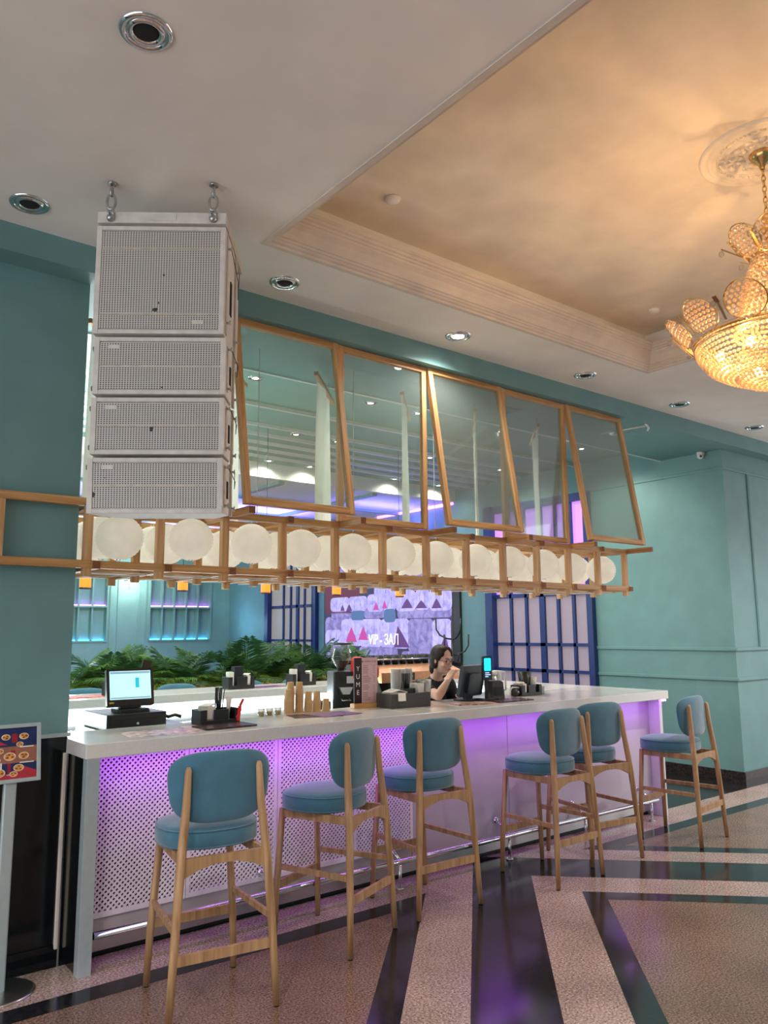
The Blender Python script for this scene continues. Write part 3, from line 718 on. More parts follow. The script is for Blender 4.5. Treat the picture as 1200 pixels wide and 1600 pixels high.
# lanterns
lp = MB(); R = .138; pr = []
N = 34
for i in range(N+1):
    a = .16+(PI-.32)*i/N; r = R+.0034*(1 if i % 2 else -1)
    pr.append((r*math.sin(a), -R*.97*math.cos(a)))
lan0 = None
rows = ((4.655,'front'),(4.97,'middle'),(5.16,'rear'))
bays = ['against the teal wall','under the speaker left half','under the speaker right edge','first pane left part','first pane middle','first to second pane','second pane left','second to third pane','third pane left','third to fourth pane','fourth pane right','fifth pane left end']
def make_lantern():
    t = thing('paper_lantern', 'x', 'paper lantern', (0,0,0), 0, 'round paper lanterns in the rack')
    sh = MB().lathe(pr, 36, (0,0,0), False)
    part('paper_shade', sh, 'paper', t)
    a = MB(); r0 = pr[0][0]
    for z in (pr[0][1], pr[-1][1]):
        part('wire_ring', MB().tube([(r0*math.cos(2*PI*k/20), r0*math.sin(2*PI*k/20), z) for k in range(20)], .0022, 6, True), 'chrome', t)
    part('wire_bar', MB().tube([(-r0,0,pr[-1][1]),(r0,0,pr[-1][1])], .0015, 5), 'chrome', t)
    part('hanging_cord', MB().tube([(0,0,pr[-1][1]),(0,0,.175)], .0015, 5), 'white', t)
    return t
lan = make_lantern(); first = True
ordw = ['1st','2nd','3rd','4th','5th','6th','7th','8th','9th','10th','11th','12th']
for y, rn in rows:
    for k in range(12):
        rr = random.Random(k*7+int(y*100))
        x = X0+DX*(k+.5)+rr.uniform(.0,.05)+{'front':.02,'middle':.0,'rear':-.02}[rn]; z = 2.25+rr.uniform(-.012,.015)
        lab = f'white paper lantern, {ordw[k]} from the left in the {rn} row of the rack'
        yy = y+rr.uniform(-.012,.012)
        if rn == 'middle': yy = 4.91; x = X0+DX*(k+.5)+.005
        if rn == 'rear': yy = 5.12; x = X0+DX*(k+.5)-.19+.19*2*(k % 1) ; x = X0+DX*k+.21
        if first: lan.location = (x,yy,z); lan['label'] = lab; first = False; src = lan
        else: dup(src, (x,yy,z), rr.uniform(0,360), lab)
        light('lantern_fill', 'POINT', (x,yy,z), .26, (1,.97,.91), .03)  # fill light added inside each lantern to brighten the paper

# ================================================================== AWNING WINDOWS
WX0 = 1.43; WD = .8475
wl_ = ['plumb timber-framed pane behind the hanging speaker stack','first tilted timber-framed pane, right beside the speaker stack','plumb timber-framed pane between the first two tilted ones','middle tilted timber-framed pane, below the lit downlight side','plumb timber-framed pane in front of the violet door top','last tilted timber-framed pane at the right end over the bar']
for k in range(6):
    tilt = k % 2 == 1
    t = thing('awning_window', wl_[k], 'window', (WX0+WD*k+WD/2, 4.475, 3.725), 0, None)
    w = WD/2-.006; h = 1.285; fwid = .045; f = MB()
    part('stile', MB().box(-w,-.02,-h,-w+fwid,.02,0), 'pine_z', t, bev=.003); part('stile', MB().box(w-fwid,-.02,-h,w,.02,0), 'pine_z', t, bev=.003)
    part('rail', MB().box(-w+fwid,-.02,-fwid,w-fwid,.02,0), 'pine', t, bev=.003); part('rail', MB().box(-w+fwid,-.02,-h,w-fwid,.02,-h+fwid), 'pine', t, bev=.003)
    part('glass_pane', MB().box(-w+fwid-.004,-.003,-h+fwid-.004,w-fwid+.004,.003,-fwid+.004), 'glass', t)
    part('hinge', MB().tube([(-w*.6,-.0,.004),(-w*.4,0,.004)], .006, 8).tube([(w*.4,0,.004),(w*.6,0,.004)], .006, 8), 'galv', t)
    if tilt: t.rotation_euler = (-math.asin(.205/h), 0, 0); t.location.y = 4.465
# cloth banners on diagonal sticks
fb = MB(); nn = 14
vs = []; fs = []
for i in range(nn+1):
    for j in range(7): u = i/nn; vs.append((.02+u*.60, .012*math.sin(u*9+j*.3), -.02-1.1*j/6))
for i in range(nn):
    for j in range(6): fs.append((i*7+j, (i+1)*7+j, (i+1)*7+j+1, i*7+j+1))
fb.add(vs, fs, True)
ban = thing('cloth_banner', 'x', 'banner', (0,0,0), 0, 'white cloth banners under the beam')
part('cloth', fb, 'cloth', ban); part('stick', MB().bar((-.02,0,0),(.80,0,0),.03,.03), 'pine', ban); part('cord', MB().tube([(.1,0,.01),(.1,0,.105)], .003, 6).tube([(.55,0,.01),(.55,0,.105)], .003, 6), 'white', ban)
bl = ['white cloth banner behind the left edge of the speaker stack','white cloth banner just right of the speaker stack','wide white cloth banner behind the first tilted pane','white cloth banner behind the second pane','narrow white cloth banner behind the middle tilted pane','narrow white cloth banner behind the fourth pane']
for k in range(6):
    loc = (1.47+WD*k+.02, 4.83, 3.615)
    if k == 0: ban.location = loc; ban.rotation_euler = (0,0,math.radians(46)); ban['label'] = bl[0]
    else: dup(ban, loc, 46, bl[k])

# ================================================================== HANGING LINE-ARRAY SPEAKER
SP = Vector((1.415,3.537,0)); SA = -36.3
def cab(name, label, z0, z1, depth, wedge, tilt=0, big=False, grp=None):
    t = thing(name, label, 'loudspeaker', (SP.x+.01*(0 if big else 1), SP.y-.01*(0 if big else 1), z0), SA, grp)
    W = .315; h = z1-z0
    body = MB().prism([(-W,0),(W,0),(W,depth*.45),(W-wedge,depth),(-W+wedge,depth),(-W,depth*.45)], 0, h, 'xy')
    part('cabinet', body, 'spk', t, bev=.004)
    fr = .026; part('grille', MB().box(-W+fr,-.007,fr,W-fr,-.001,h-fr), M['grille_a'], t)
    fm = MB(); fm.box(-W,-.012,0,-W+fr,0,h).box(W-fr,-.012,0,W,0,h).box(-W+fr,-.012,0,W-fr,0,fr*.8).box(-W+fr,-.012,h-fr*.8,W-fr,0,h)
    part('front_frame', fm, 'spk', t, bev=.002)
    sm = MB(); zs_ = (h*.18,h*.79) if big else (h*.5,)
    for z in zs_: sm.box(-W+fr,-.0085,z-.004,W-fr,-.007,z+.004)
    part('grille_brace', sm, 'spk_side', t)
    bx = .16 if big else -.25
    part('badge', MB().box(bx,-.010,.05 if big else h-.055,bx+.055,-.007,.068 if big else h-.037), 'spk', t)
    for s in (-1,1):
        x = s*W; pl = MB().box(x-.004,depth*.06,.03,x+.004,depth*.16,h-.03) if not big else MB().box(x-.004,depth*.05,.02,x+.004,depth*.12,h-.02)
        part('rigging_plate', pl, 'spk_side', t); part('rigging_plate', MB().box(x-.006,depth*.55,.0,x+.006,depth*.62,h), 'spk_side', t)
        part('handle_slot', MB().box(x-.005,depth*.27,h*.3,x+.005,depth*.34,h*.62), 'darkgap', t, 'dark handle slot')
        pn = MB()
        for z in (h*.15,h*.85):
            for y in (depth*.1,depth*.58): pn.tube([(x,y,z),(x+s*.022,y,z)], .006, 8).tube([(x+s*.02,y,z-.012),(x+s*.02,y,z+.012)], .003, 6)
        part('locking_pin', pn, 'galv', t)
        if s == 1: part('wire_tether', MB().tube([(x+.02,depth*.1,h*.85),(x+.045,depth*.22,h*.6),(x+.03,depth*.4,h*.5),(x+.02,depth*.58,h*.85)], .002, 5), 'black', t)
    if tilt: t.rotation_euler[0] = math.radians(tilt)
    return t
cab('subwoofer', 'large square white speaker cabinet at top of the hanging stack', 3.112,3.668,.56,.02, 0, True)
cab('line_array_speaker', 'upper of the three slim white line array cabinets in the hanging stack', 2.808,3.092,.40,.10, .5, False, 'slim line array cabinets')
cab('line_array_speaker', 'middle of the three slim white line array cabinets in the hanging stack', 2.514,2.790,.40,.10, 1, False, 'slim line array cabinets')
cab('line_array_speaker', 'lowest slim white line array cabinet, tilted down above the lanterns', 2.232,2.494,.40,.10, 4.5, False, 'slim line array cabinets')
rg = thing('rigging_frame', 'white steel flying bar with two shackle chains holding the speaker stack to the ceiling', 'rigging frame', (SP.x,SP.y,3.684), SA)
part('front_bar', MB().box(-.315,-.014,0,.315,.02,.058), 'spk', rg, bev=.002)
part('side_bar', MB().box(-.315,.02,0,-.285,.55,.05).box(.285,.02,0,.315,.55,.05).box(-.285,.5,0,.285,.55,.05), 'spk_side', rg)
part('name_plate', MB().box(-.06,-.018,.014,.07,-.014,.044), 'spk', rg)
for s in (-.25,.252):
    ch = MB()
    ch.ball((s,-.02,.022), .02, 12, 8).tube([(s-.012,-.02,.02),(s-.012,-.02,.06),(s,-.02,.075),(s+.012,-.02,.06),(s+.012,-.02,.02)], .006, 8)
    ch.tube([(s+.021*math.cos(2*PI*k/16),-.02,.105+.040*math.sin(2*PI*k/16)) for k in range(16)], .0065, 8, True)
    ch.tube([(s,-.02+.014*math.cos(2*PI*k/14),.165+.028*math.sin(2*PI*k/14)) for k in range(14)], .006, 8, True)
    ch.cyl((s,-.02,.196), .022, .011, 14)
    part('shackle_chain', ch, 'galv', rg)

# ================================================================== CHANDELIER
CHX, CHY = 4.04, 1.79
ch = thing('chandelier', 'large gilt crystal-bead chandelier hanging at the right edge', 'chandelier', (CHX,CHY,2.93))
B0 = 2.93
_ico = None
def ico():
    global _ico
    if _ico is None:
        bm = bmesh.new(); bmesh.ops.create_icosphere(bm, subdivisions=1, radius=1); _ico = ([v.co.copy() for v in bm.verts], [tuple(v.index for v in f.verts) for f in bm.faces]); bm.free()
    return _ico
def beads(mb, pts, r):
    V, F = ico()
    for p in pts: mb.add([(p[0]+v.x*r, p[1]+v.y*r, p[2]+v.z*r) for v in V], F, True)
def zl(z): return z-B0
part('canopy', MB().lathe([(.062,zl(4.219)),(.064,zl(4.20)),(.05,zl(4.17)),(.02,zl(4.145)),(.012,zl(4.12))], 24, (0,0,0), True), 'gold', ch)
cm = MB()
for i in range(9):
    z = zl(3.85)+i*.031
    a = [(.010*math.cos(2*PI*k/10), 0, z+.02*math.sin(2*PI*k/10)) for k in range(10)]
    if i % 2: a = [(0,p[0],p[2]) for p in a]
    cm.tube(a, .0033, 6, True)
part('chain', cm, 'gold', ch)
part('stem', MB().tube([(0,0,zl(3.86)),(0,0,zl(3.0))], .012, 10).lathe([(.0,zl(3.87)),(.02,zl(3.86)),(.03,zl(3.83)),(.015,zl(3.80)),(.04,zl(3.78)),(.02,zl(3.74)),(.012,zl(3.7))], 16), 'gold', ch)
def revolve_beads(prof, r, gap=1.22):
    """beads along a surface of revolution"""
    pts = []
    L_ = [0]
    for i in range(1, len(prof)): L_.append(L_[-1]+math.dist(prof[i], prof[i-1]))
    d = 0; row = 0
    while d <= L_[-1]:
        i = max(j for j in range(len(L_)) if L_[j] <= d); i = min(i, len(prof)-2); t = (d-L_[i])/(L_[i+1]-L_[i])
        rr = prof[i][0]+(prof[i+1][0]-prof[i][0])*t; z = prof[i][1]+(prof[i+1][1]-prof[i][1])*t
        n = max(1, int(2*PI*rr/(2*r*gap)))
        for k in range(n): a = 2*PI*(k+.5*(row % 2))/n; pts.append((rr*math.cos(a), rr*math.sin(a), z))
        d += 2*r*gap; row += 1
    return pts
bw = MB(); beads(bw, revolve_beads([(.40,zl(3.155)),(.385,zl(3.10)),(.34,zl(3.035)),(.26,zl(2.985)),(.20,zl(2.972))], .0105), .0105)
part('bowl_beads', bw, 'bead', ch)
b2 = MB(); beads(b2, revolve_beads([(.20,zl(2.985)),(.19,zl(2.955)),(.14,zl(2.93)),(.07,zl(2.915)),(.02,zl(2.91))], .0105), .0105)
part('lower_bowl_beads', b2, 'bead', ch)
dm = MB(); beads(dm, revolve_beads([(.085,zl(3.62)),(.12,zl(3.52)),(.145,zl(3.42)),(.165,zl(3.34)),(.19,zl(3.27)),(.205,zl(3.19))], .0105), .0105)
part('upper_dome_beads', dm, 'bead', ch)
def circ(r, z, n=48): return [(r*math.cos(2*PI*k/n), r*math.sin(2*PI*k/n), z) for k in range(n)]
part('rim_ring', MB().tube(circ(.405,zl(3.165)), .008, 8, True).tube(circ(.405,zl(3.145)), .005, 6, True), 'gold', ch)
part('lower_ring', MB().tube(circ(.202,zl(2.985)), .007, 8, True), 'gold', ch)
part('crown_ring', MB().tube(circ(.10,zl(3.62)), .007, 8, True).tube(circ(.088,zl(3.60)), .005, 6, True), 'gold', ch)
def petal(a, r0, z0, R, lean):
    """round bead fan standing on a ring, leaning outward"""
    bd = MB(); rm = MB(); ca, sa = math.cos(a), math.sin(a)
    def P_(u, v):       # u sideways, v up along petal
        rr = r0+v*math.sin(lean)-.25*u*u/R*.6; zz = z0+v*math.cos(lean)
        return (rr*ca-u*sa, rr*sa+u*ca, zz)
    st_ = .0265; pts = []
    n = int(2*R/st_)
    for i in range(n+1):
        for j in range(n+1):
            u = -R+i*st_+(st_/2 if j % 2 else 0); v = j*st_*.9
            if u*u+(v-R*.92)**2 < (R*.97)**2: pts.append(P_(u, v))
    beads(bd, pts, .0106)
    rm.tube([P_(R*math.cos(t), R*.92+R*math.sin(t)) for t in [2*PI*k/28 for k in range(28)]], .004, 6, True)
    return bd, rm
for k in range(12):
    bd, rm = petal(2*PI*(k+.3)/12, .425, zl(3.165), .098, math.radians(40))
    o = part('bead_petal', bd, 'bead_petal', ch); part('petal_rim', rm, 'gold', o)
for k in range(6):
    bd, rm = petal(2*PI*(k+.55)/6, .10, zl(3.62), .098, math.radians(35))
    o = part('crown_petal', bd, 'bead_petal', ch); part('petal_rim', rm, 'gold', o)
for k in range(12):
    a = 2*PI*(k+.8)/12; r = .49; lf = MB()
    lf.bar((.43*math.cos(a),.43*math.sin(a),zl(3.18)), (r*math.cos(a),r*math.sin(a),zl(3.255)), .012, .004)
    lf.bar((r*math.cos(a),r*math.sin(a),zl(3.255)), ((r+.03)*math.cos(a),(r+.03)*math.sin(a),zl(3.28)), .022, .004)
    o = part('gilt_leaf', lf, 'gold', ch)
    part('crystal_drop', MB().ball(((r+.04)*math.cos(a),(r+.04)*math.sin(a),zl(3.235)), .016, 10, 8, 1.15), 'clear', o)
for k in range(6):
    a = 2*PI*(k+.05)/6
    o = part('gilt_leaf', MB().bar((.1*math.cos(a),.1*math.sin(a),zl(3.62)), (.235*math.cos(a),.235*math.sin(a),zl(3.70)), .012, .004), 'gold', ch)
    part('crystal_drop', MB().ball((.235*math.cos(a),.235*math.sin(a),zl(3.672)), .015, 10, 8, 1.15), 'clear', o)
for k in range(8):
    a = 2*PI*k/8; o = part('bulb', MB().ball((.29*math.cos(a),.29*math.sin(a),zl(3.085)), .022, 10, 8, 1.3), 'bulb', ch)
for k in range(3):
    a = 2*PI*(k+.45)/3
    light('chandelier_lamp', 'POINT', (CHX+.27*math.cos(a),CHY+.27*math.sin(a),3.15), 15, (1,.58,.25), .010)
light('chandelier_lamp', 'POINT', (CHX,CHY,3.42), 4.5, (1,.62,.3), .02)
light('chandelier_lamp', 'POINT', (CHX+.03,CHY,3.655), 1.3, (1,.60,.28), .008)
# ================================================================== MENU SIGN STAND (left)
sg = thing('menu_sign_stand', 'silver menu sign stand with framed food poster at the left edge', 'sign stand', (1.045,4.28,0))
part('base', MB().lathe([(.165,0),(.165,.006),(.155,.010),(.001,.012)], 40), 'steel', sg)
part('pole', MB().rrect(-.03,-.018,.03,.018,.010,.01,1.0,'xy'), 'silver', sg)
board = MB(); bw_, bh_ = .145, .30; fw = .02
board.box(-bw_,-.012,0,-bw_+fw,.012,bh_).box(bw_-fw,-.012,0,bw_,.012,bh_).box(-bw_+fw,-.012,0,bw_-fw,.012,fw).box(-bw_+fw,-.012,bh_-fw,bw_-fw,.012,bh_)
bt = Matrix.Translation((0,-.02,.958)) @ Matrix.Scale(.93, 4) @ Matrix.Rotation(math.radians(-10), 4, 'X')
part('poster_frame', board.xf(bt), 'silver', sg, bev=.002)
ps = part('poster', MB().box(-bw_+fw,-.004,fw,bw_-fw,.004,bh_-fw).xf(bt), mat('poster_navy', srgb(34,44,92), .3, var=.1), sg)
def disc(mb, x, z, r, d=-.0062): return mb.prism([(x+r*math.cos(2*PI*k/22), z+r*math.sin(2*PI*k/22)*.7) for k in range(22)], d, -.004, 'xz')
part('poster_shape', MB().box(-.125,-.0045,.10,.125,-.004,.185).xf(bt), mat('poster_table', srgb(150,96,76), .4), ps)
part('poster_shape', MB().prism([(-.125,.02),(.125,.02),(.125,.055),(.05,.085),(-.02,.045),(-.125,.09)], -.0048, -.004).prism([(-.125,.195),(-.02,.195),(-.06,.215),(-.125,.222)], -.0048, -.004).xf(bt), mat('poster_red_cloth', srgb(176,44,60), .4), ps)
part('poster_shape', MB().box(.0,-.005,.205,.028,-.004,.25).box(-.005,-.005,.12,.018,-.004,.165).box(-.02,-.005,.05,-.004,-.004,.10).xf(bt), mat('poster_drink', srgb(150,24,44), .4), ps)
PM = (mat('poster_bowl', srgb(226,214,196), .4), mat('poster_food', srgb(206,150,72), .4, var=.3, scale=60), mat('poster_garnish', srgb(150,62,34), .4, var=.2, scale=60))
for x, z, r in ((-.03,.235,.022),(.06,.235,.024),(-.09,.24,.022),(.04,.195,.018),(-.06,.165,.020),(-.01,.135,.030),(.06,.135,.026),(-.08,.12,.026),(.035,.075,.026),(.01,.045,.02),(-.06,.055,.030)):
    part('poster_plate', disc(MB(), x, z, r, -.0055).xf(bt), PM[0], ps); part('poster_food', disc(MB(), x, z, r*.82, -.0063).xf(bt), PM[1], ps)
    for q in range(3): part('poster_garnish', disc(MB(), x+r*.45*math.cos(q*2.1+x*40), z+r*.3*math.sin(q*2.1+x*40), r*.24, -.0068).xf(bt), PM[2], ps)
st_ = MB()
for k in range(6): st_.box(-.12+k*.013,-.0058,.075,-.113+k*.013,-.004,.105)
st_.box(.04,-.0055,.178,.11,-.004,.183).box(.04,-.0055,.098,.11,-.004,.103)
part('poster_stripe', st_.xf(bt), 'text_white', ps)

# ================================================================== FRONT COUNTER ITEMS
Z = 1.115
single('menu_sheet', MB().box(-.21,-.13,0,.21,.13,.002), 'print', 'printed menu sheet lying at the left end of the counter', 'menu', None, (1.87,4.42,Z), -6)
single('menu_sheet', MB().box(-.10,-.12,0,.10,.12,.002), 'pinkpaper', 'pale printed sheet half under the black folder on the counter', 'menu', None, (2.17,4.50,Z+.0005), 4)
single('menu_folder', MB().rrect(-.17,-.10,.17,.10,.01,0,.008,'xy'), 'print_dark', 'dark glossy menu folder lying in front of the left napkin caddy', 'menu folder', None, (2.27,4.42,Z+.0025), 2)
single('flyer', MB().box(-.17,-.11,0,.17,.11,.002), 'print_dark', 'dark printed flyer under another by the paper cups', 'flyer', None, (3.02,4.58,Z), -16)
single('flyer', MB().box(-.17,-.11,0,.17,.11,.002), 'print_violet', 'violet printed flyer lying on top of the dark one near the paper cups', 'flyer', None, (3.16,4.56,Z+.0025), 6)
def strawset(n, x, y, z, h, m, name, label, cat, grp, spread=.02, r=.003, seed=1):
    rr = random.Random(seed); src_ = None
    for i in range(n):
        a = rr.uniform(0,2*PI); d = rr.uniform(0,spread); tx = rr.uniform(-.05,.05); ty = rr.uniform(-.04,.04)
        if src_ is None:
            src_ = single(name, MB().tube([(0,0,0),(0,0,h)], r, 6), m, label, cat, grp, (x+d*math.cos(a),y+d*math.sin(a),z)); o = src_
        else:
            o = src_.copy(); COL.objects.link(o); o.location = (x+d*math.cos(a),y+d*math.sin(a),z)
        o.rotation_euler = (ty*3,tx*3,0)
def caddy(label, x, y, z, rz, w=.25, d=.13, h=.09, full=True):
    t = thing('napkin_caddy', label, 'napkin caddy', (x,y,z), rz)
    m = MB(); k = .006
    m.box(-w/2,-d/2,0,w/2,d/2,k)
    m.box(-w/2,-d/2,k,-w/2+k,d/2,h).box(w/2-k,-d/2,k,w/2,d/2,h).box(-w/2+k,d/2-k,k,w/2-k,d/2,h)
    # front wall with cut-outs
    m.box(-w/2+k,-d/2,k,w/2-k,-d/2+k,h*.3).box(-w/2+k,-d/2,h*.3,-w/2+.045,-d/2+k,h).box(-w/2+.09,-d/2,h*.3,w/2-.08,-d/2+k,h).box(w/2-.035,-d/2,h*.3,w/2-k,-d/2+k,h)
    m.box(-.02,-d/2+k,k,-.014,d/2-k,h*.9)
    part('tray', m, 'black', t, bev=.002); return t
def napkins(label, x, y, z, rz, w=.09, d=.09, h=.085, hang=True):
    m = MB(); rr = random.Random(int(x*100))
    for i in range(9): m.box(-w/2+rr.uniform(-.003,.003), -d/2+i*d/9, 0, w/2+rr.uniform(-.003,.003), -d/2+(i+.8)*d/9, h+rr.uniform(-.006,.004))
    if hang: m.bar((0,-d/2-.004,h), (0,-d/2-.006,h*.25), .04, .006, (0,1,0)); m.bar((-.04,-d/2+.0,h+.004),(.045,d/2,h+.010),.07,.006)
    return single('napkin_stack', m, 'napkin', label, 'napkins', None, (x,y,z), rz)
# caddy 1
caddy('black napkin caddy with straws and red clip beside the cash drawer', 2.31,4.62,Z+.001,0,.27)
napkins('white paper napkins standing in the left counter caddy', 2.245,4.62,Z+.009,0,.085,.08,.10)
strawset(16, 2.335,4.645,Z+.009,.21,'black','drinking_straw','black straw standing in the caddy beside the cash drawer','straw','black straws in the left caddy',.022,.0034,2)
strawset(7, 2.40,4.63,Z+.009,.15,'napkin','wooden_stirrer','pale paper-wrapped stick in the caddy beside the cash drawer','stirrer','pale sticks in the left caddy',.012,.004,3)
rc = MB().bar((0,0,.0),(.012,0,.09),.022,.006,(0,1,0)).bar((.012,0,.09),(.035,0,.13),.016,.006,(0,1,0)).bar((-.012,-.002,.02),(.02,-.002,.07),.012,.006,(0,1,0))
single('clip', rc, 'red', 'red plastic clip hooked on the left napkin caddy', 'clip', None, (2.425,4.546,Z+.015), 0)
# ---- card terminal (POS) on the cash drawer
cd = thing('cash_drawer', 'black cash drawer under the touch-screen terminal', 'cash drawer', (1.915,5.10,1.088), 0)
part('body', MB().box(-.19,-.20,0,.19,.22,.096), 'black', cd, bev=.003)
dr = part('drawer_front', MB().box(-.165,-.207,.012,.175,-.20,.082), 'black', cd, bev=.002)
part('slot', MB().box(-.14,-.2085,.06,.13,-.207,.064), 'darkgap', dr); part('lock', MB().tube([(.0,-.207,.035),(.0,-.213,.035)], .008, 12), 'chrome', dr, 'chrome lock')
pos = thing('touch_terminal', 'touch-screen sales terminal with bright cyan-white display', 'terminal', (1.915,5.02,1.185), -4)
part('foot', MB().rrect(-.10,-.09,.10,.09,.02,0,.02,'xy').bar((0,.02,.02),(0,.03,.085),.13,.05,(0,1,0)), 'black', pos)
pm = Matrix.Translation((0,.0,.035)) @ Matrix.Rotation(math.radians(-14), 4, 'X') @ Matrix.Scale(.9, 4)
part('display_housing', MB().rrect(-.165,0,.165,.262,.012,-.012,.03,'xz').xf(pm), 'black', pos)
ds = part('display', MB().box(-.145,-.0135,.045,.145,-.012,.245).xf(pm), emis('terminal_screen', srgb(186,232,240), 1.05), pos)
TB = emis('terminal_bar', srgb(140,180,196), .8)
part('menu_bar', MB().box(-.14,-.0142,.225,.14,-.0134,.240).xf(pm), TB, ds); part('menu_bar', MB().box(-.14,-.0142,.05,.14,-.0134,.060).xf(pm), TB, ds)
part('selection_block', MB().box(.035,-.0146,.125,.062,-.0134,.195).xf(pm), emis('terminal_cyan', srgb(40,190,210), .9), ds)
part('sticker', MB().box(-.15,-.0135,.018,-.118,-.012,.03).xf(pm), mat('yellow_sticker', srgb(220,190,60), .5), pos, 'yellow sticker')
part('customer_display', MB().bar((.09,.07,.16),(.13,.10,.31),.06,.012,(0,1,0)), 'black', pos)
single('printer_cable', MB().tube([(.0,0,.01),(.06,.02,.03),(.10,-.01,.012),(.16,.02,.02),(.2,0,.006)], .012, 8), 'black', 'black cable and plug beside the cash drawer', 'cable', None, (2.20,5.33,1.09), 0)
# ---- paper cups, upside down in stacks
def cup_mesh():
    return MB().lathe([(.0295,0),(.031,.002),(.0305,.004),(.0290,.006),(.0225,.082),(.0215,.084),(.019,.081),(.001,.081)], 24, (0,0,0), False)
cupme = None
stacks = [(2.945,4.80,8,'leftmost stack of cups'),(3.00,4.86,12,'left of the two tallest stacks'),(3.062,4.84,12,'right of the two tallest stacks'),(3.125,4.82,6,'short stack beside the tallest'),(3.19,4.81,6,'rightmost short stack'),(3.262,4.80,1,'single cup at right')]
for x, y, n_, w in stacks:
    for k in range(n_):
        if cupme is None: cupme = cup_mesh().mesh('paper_cup', 'kraft')
        o = link('paper_cup', cupme); o.location = (x,y,Z+k*.0115)
        lab = 'single upside-down kraft paper cup at the right of the cup stacks' if n_ == 1 else f'kraft paper cup, {"topmost" if k == n_-1 else "bottom one" if k == 0 else "%d up from the bottom" % (k+1)} in the {w}'
        tag(o, lab, 'cup', 'kraft paper cup stacks')
for x, lab in ((2.735,'leftmost small clear cup of yellow drink beside the cup stacks'),(2.80,'middle small clear cup of yellow drink beside the cup stacks'),(2.865,'small clear cup of yellow drink touching the cup stacks')):
    t = thing('sample_cup', lab, 'cup', (x,4.80,Z), 0, None)
    part('cup', MB().lathe([(.02,0),(.026,.05),(.0255,.05),(.019,.002)], 18, (0,0,0), False), 'clear', t)
    part('drink', MB().lathe([(.0185,.002),(.022,.026)], 18), 'juice', t)
# ---- menu board
mb_ = thing('menu_board', 'upright coffee menu card with dark YUME stripe in a wooden foot', 'menu card', (3.62,4.80,Z), -3)
part('wooden_foot', MB().box(-.12,-.03,0,.12,.03,.034), 'pine', mb_, bev=.003)
part('dark_stripe', MB().box(-.105,-.004,.03,-.038,.004,.365), 'maroon', mb_)
cp = part('card', MB().box(-.038,-.004,.03,.105,.004,.365), 'pinkpaper', mb_)
for i, c in enumerate('YUME'): text_mesh(c, .05, 'text_white', 'lettering', mb_, (-.072,-.0046,.285-i*.058), (PI/2,0,0))
text_mesh('Coffee to go', .021, 'text_dark', 'lettering', mb_, (.040,-.0046,.338), (PI/2,0,0))
part('logo', MB().prism([(-.03+.006*math.cos(2*PI*k/12),.338+.007*math.sin(2*PI*k/12)) for k in range(12)], -.0046, -.004), 'text_dark', mb_)
ln = MB(); rr = random.Random(4)
for i in range(20):
    z = .305-i*.0132
    if i in (5,10,14): continue
    ln.box(-.028,-.0045,z,-.028+rr.uniform(.04,.075),-.004,z+.0035).box(.068,-.0045,z,.08,-.004,z+.0035)
part('menu_lines', ln, mat('menu_print', srgb(130,96,104), .6), mb_)
# ---- black organiser
og = thing('organizer_box', 'large black organizer box full of napkins and straws on the counter', 'organizer', (3.87,4.66,Z), -4)
m = MB(); w, d, h, k = .36, .20, .105, .007
m.box(-w/2,-d/2,0,w/2,d/2,k).box(-w/2,-d/2,k,-w/2+k,d/2,h).box(w/2-k,-d/2,k,w/2,d/2,h).box(-w/2+k,d/2-k,k,w/2-k,d/2,h).box(-w/2+k,-d/2,k,-w/2+.06,-d/2+k,h).box(-w/2+.13,-d/2,k,w/2-k,-d/2+k,h).box(-w/2+.06,-d/2,k,-w/2+.13,-d/2+k,h*.5).box(-.03,-d/2+k,k,-.024,d/2-k,h)
part('box', m, 'charcoal', og, bev=.002)
m = MB()
for i in range(8): m.box(-.075,-.07+(i%2)*.004,.0+i*.0125,.075-(i%3)*.006,.06,.011+i*.0125)
m.bar((-.01,-.106,.104),(-.01,-.110,.045),.065,.005,(0,1,0)).bar((-.08,-.02,.106),(0,.0,.122),.10,.005).bar((0,0,.122),(.08,-.01,.104),.10,.005)
single('napkin_stack', m, 'napkin', 'cream napkins folded over the front of the black organizer box', 'napkins', None, (3.785,4.66,Z+.008), -4)
cup = thing('straw_tub', 'black tub of short straws in the organizer box', 'tub', (3.91,4.68,Z+.008), 0)
part('tub', MB().rrect(-.055,-.05,.055,.05,.012,0,.125,'xy'), 'black', cup)
strawset(26, 3.91,4.68,Z+.134,.11,'black','drinking_straw','black straw in the tub of the large organizer box','straw','black straws in the organizer',.045,.0038,9)
napkins('upright cream napkins at the right end of the organizer box', 4.005,4.66,Z+.009,-4,.055,.11,.155,False)
for i in range(3):
    single('lid_sleeve', MB().lathe([(.031,0),(.033,.27),(.0315,.27),(.0295,.002)], 18, (0,0,0), False), 'film', ['left','middle','right'][i]+' tall clear sleeve of white lids behind the organizer box', 'sleeve', 'lid sleeves', (3.93+i*.068,4.835,Z))
    m = MB()
    for k in range(24): m.lathe([(.027,0),(.029,.0095)], 16, (0,0,.006+k*.0108))
    single('lid_stack', m, 'white', ['left','middle','right'][i]+' stack of white lids inside its clear sleeve', 'lids', 'white lid stacks', (3.93+i*.068,4.835,Z+.002))
single('steel_shaker', MB().lathe([(.04,0),(.043,.004),(.052,.17),(.054,.185),(.050,.185),(.046,.17),(.036,.006)], 28), 'steel', 'brushed steel shaker cup beside the organizer box', 'shaker', None, (4.135,4.72,Z))
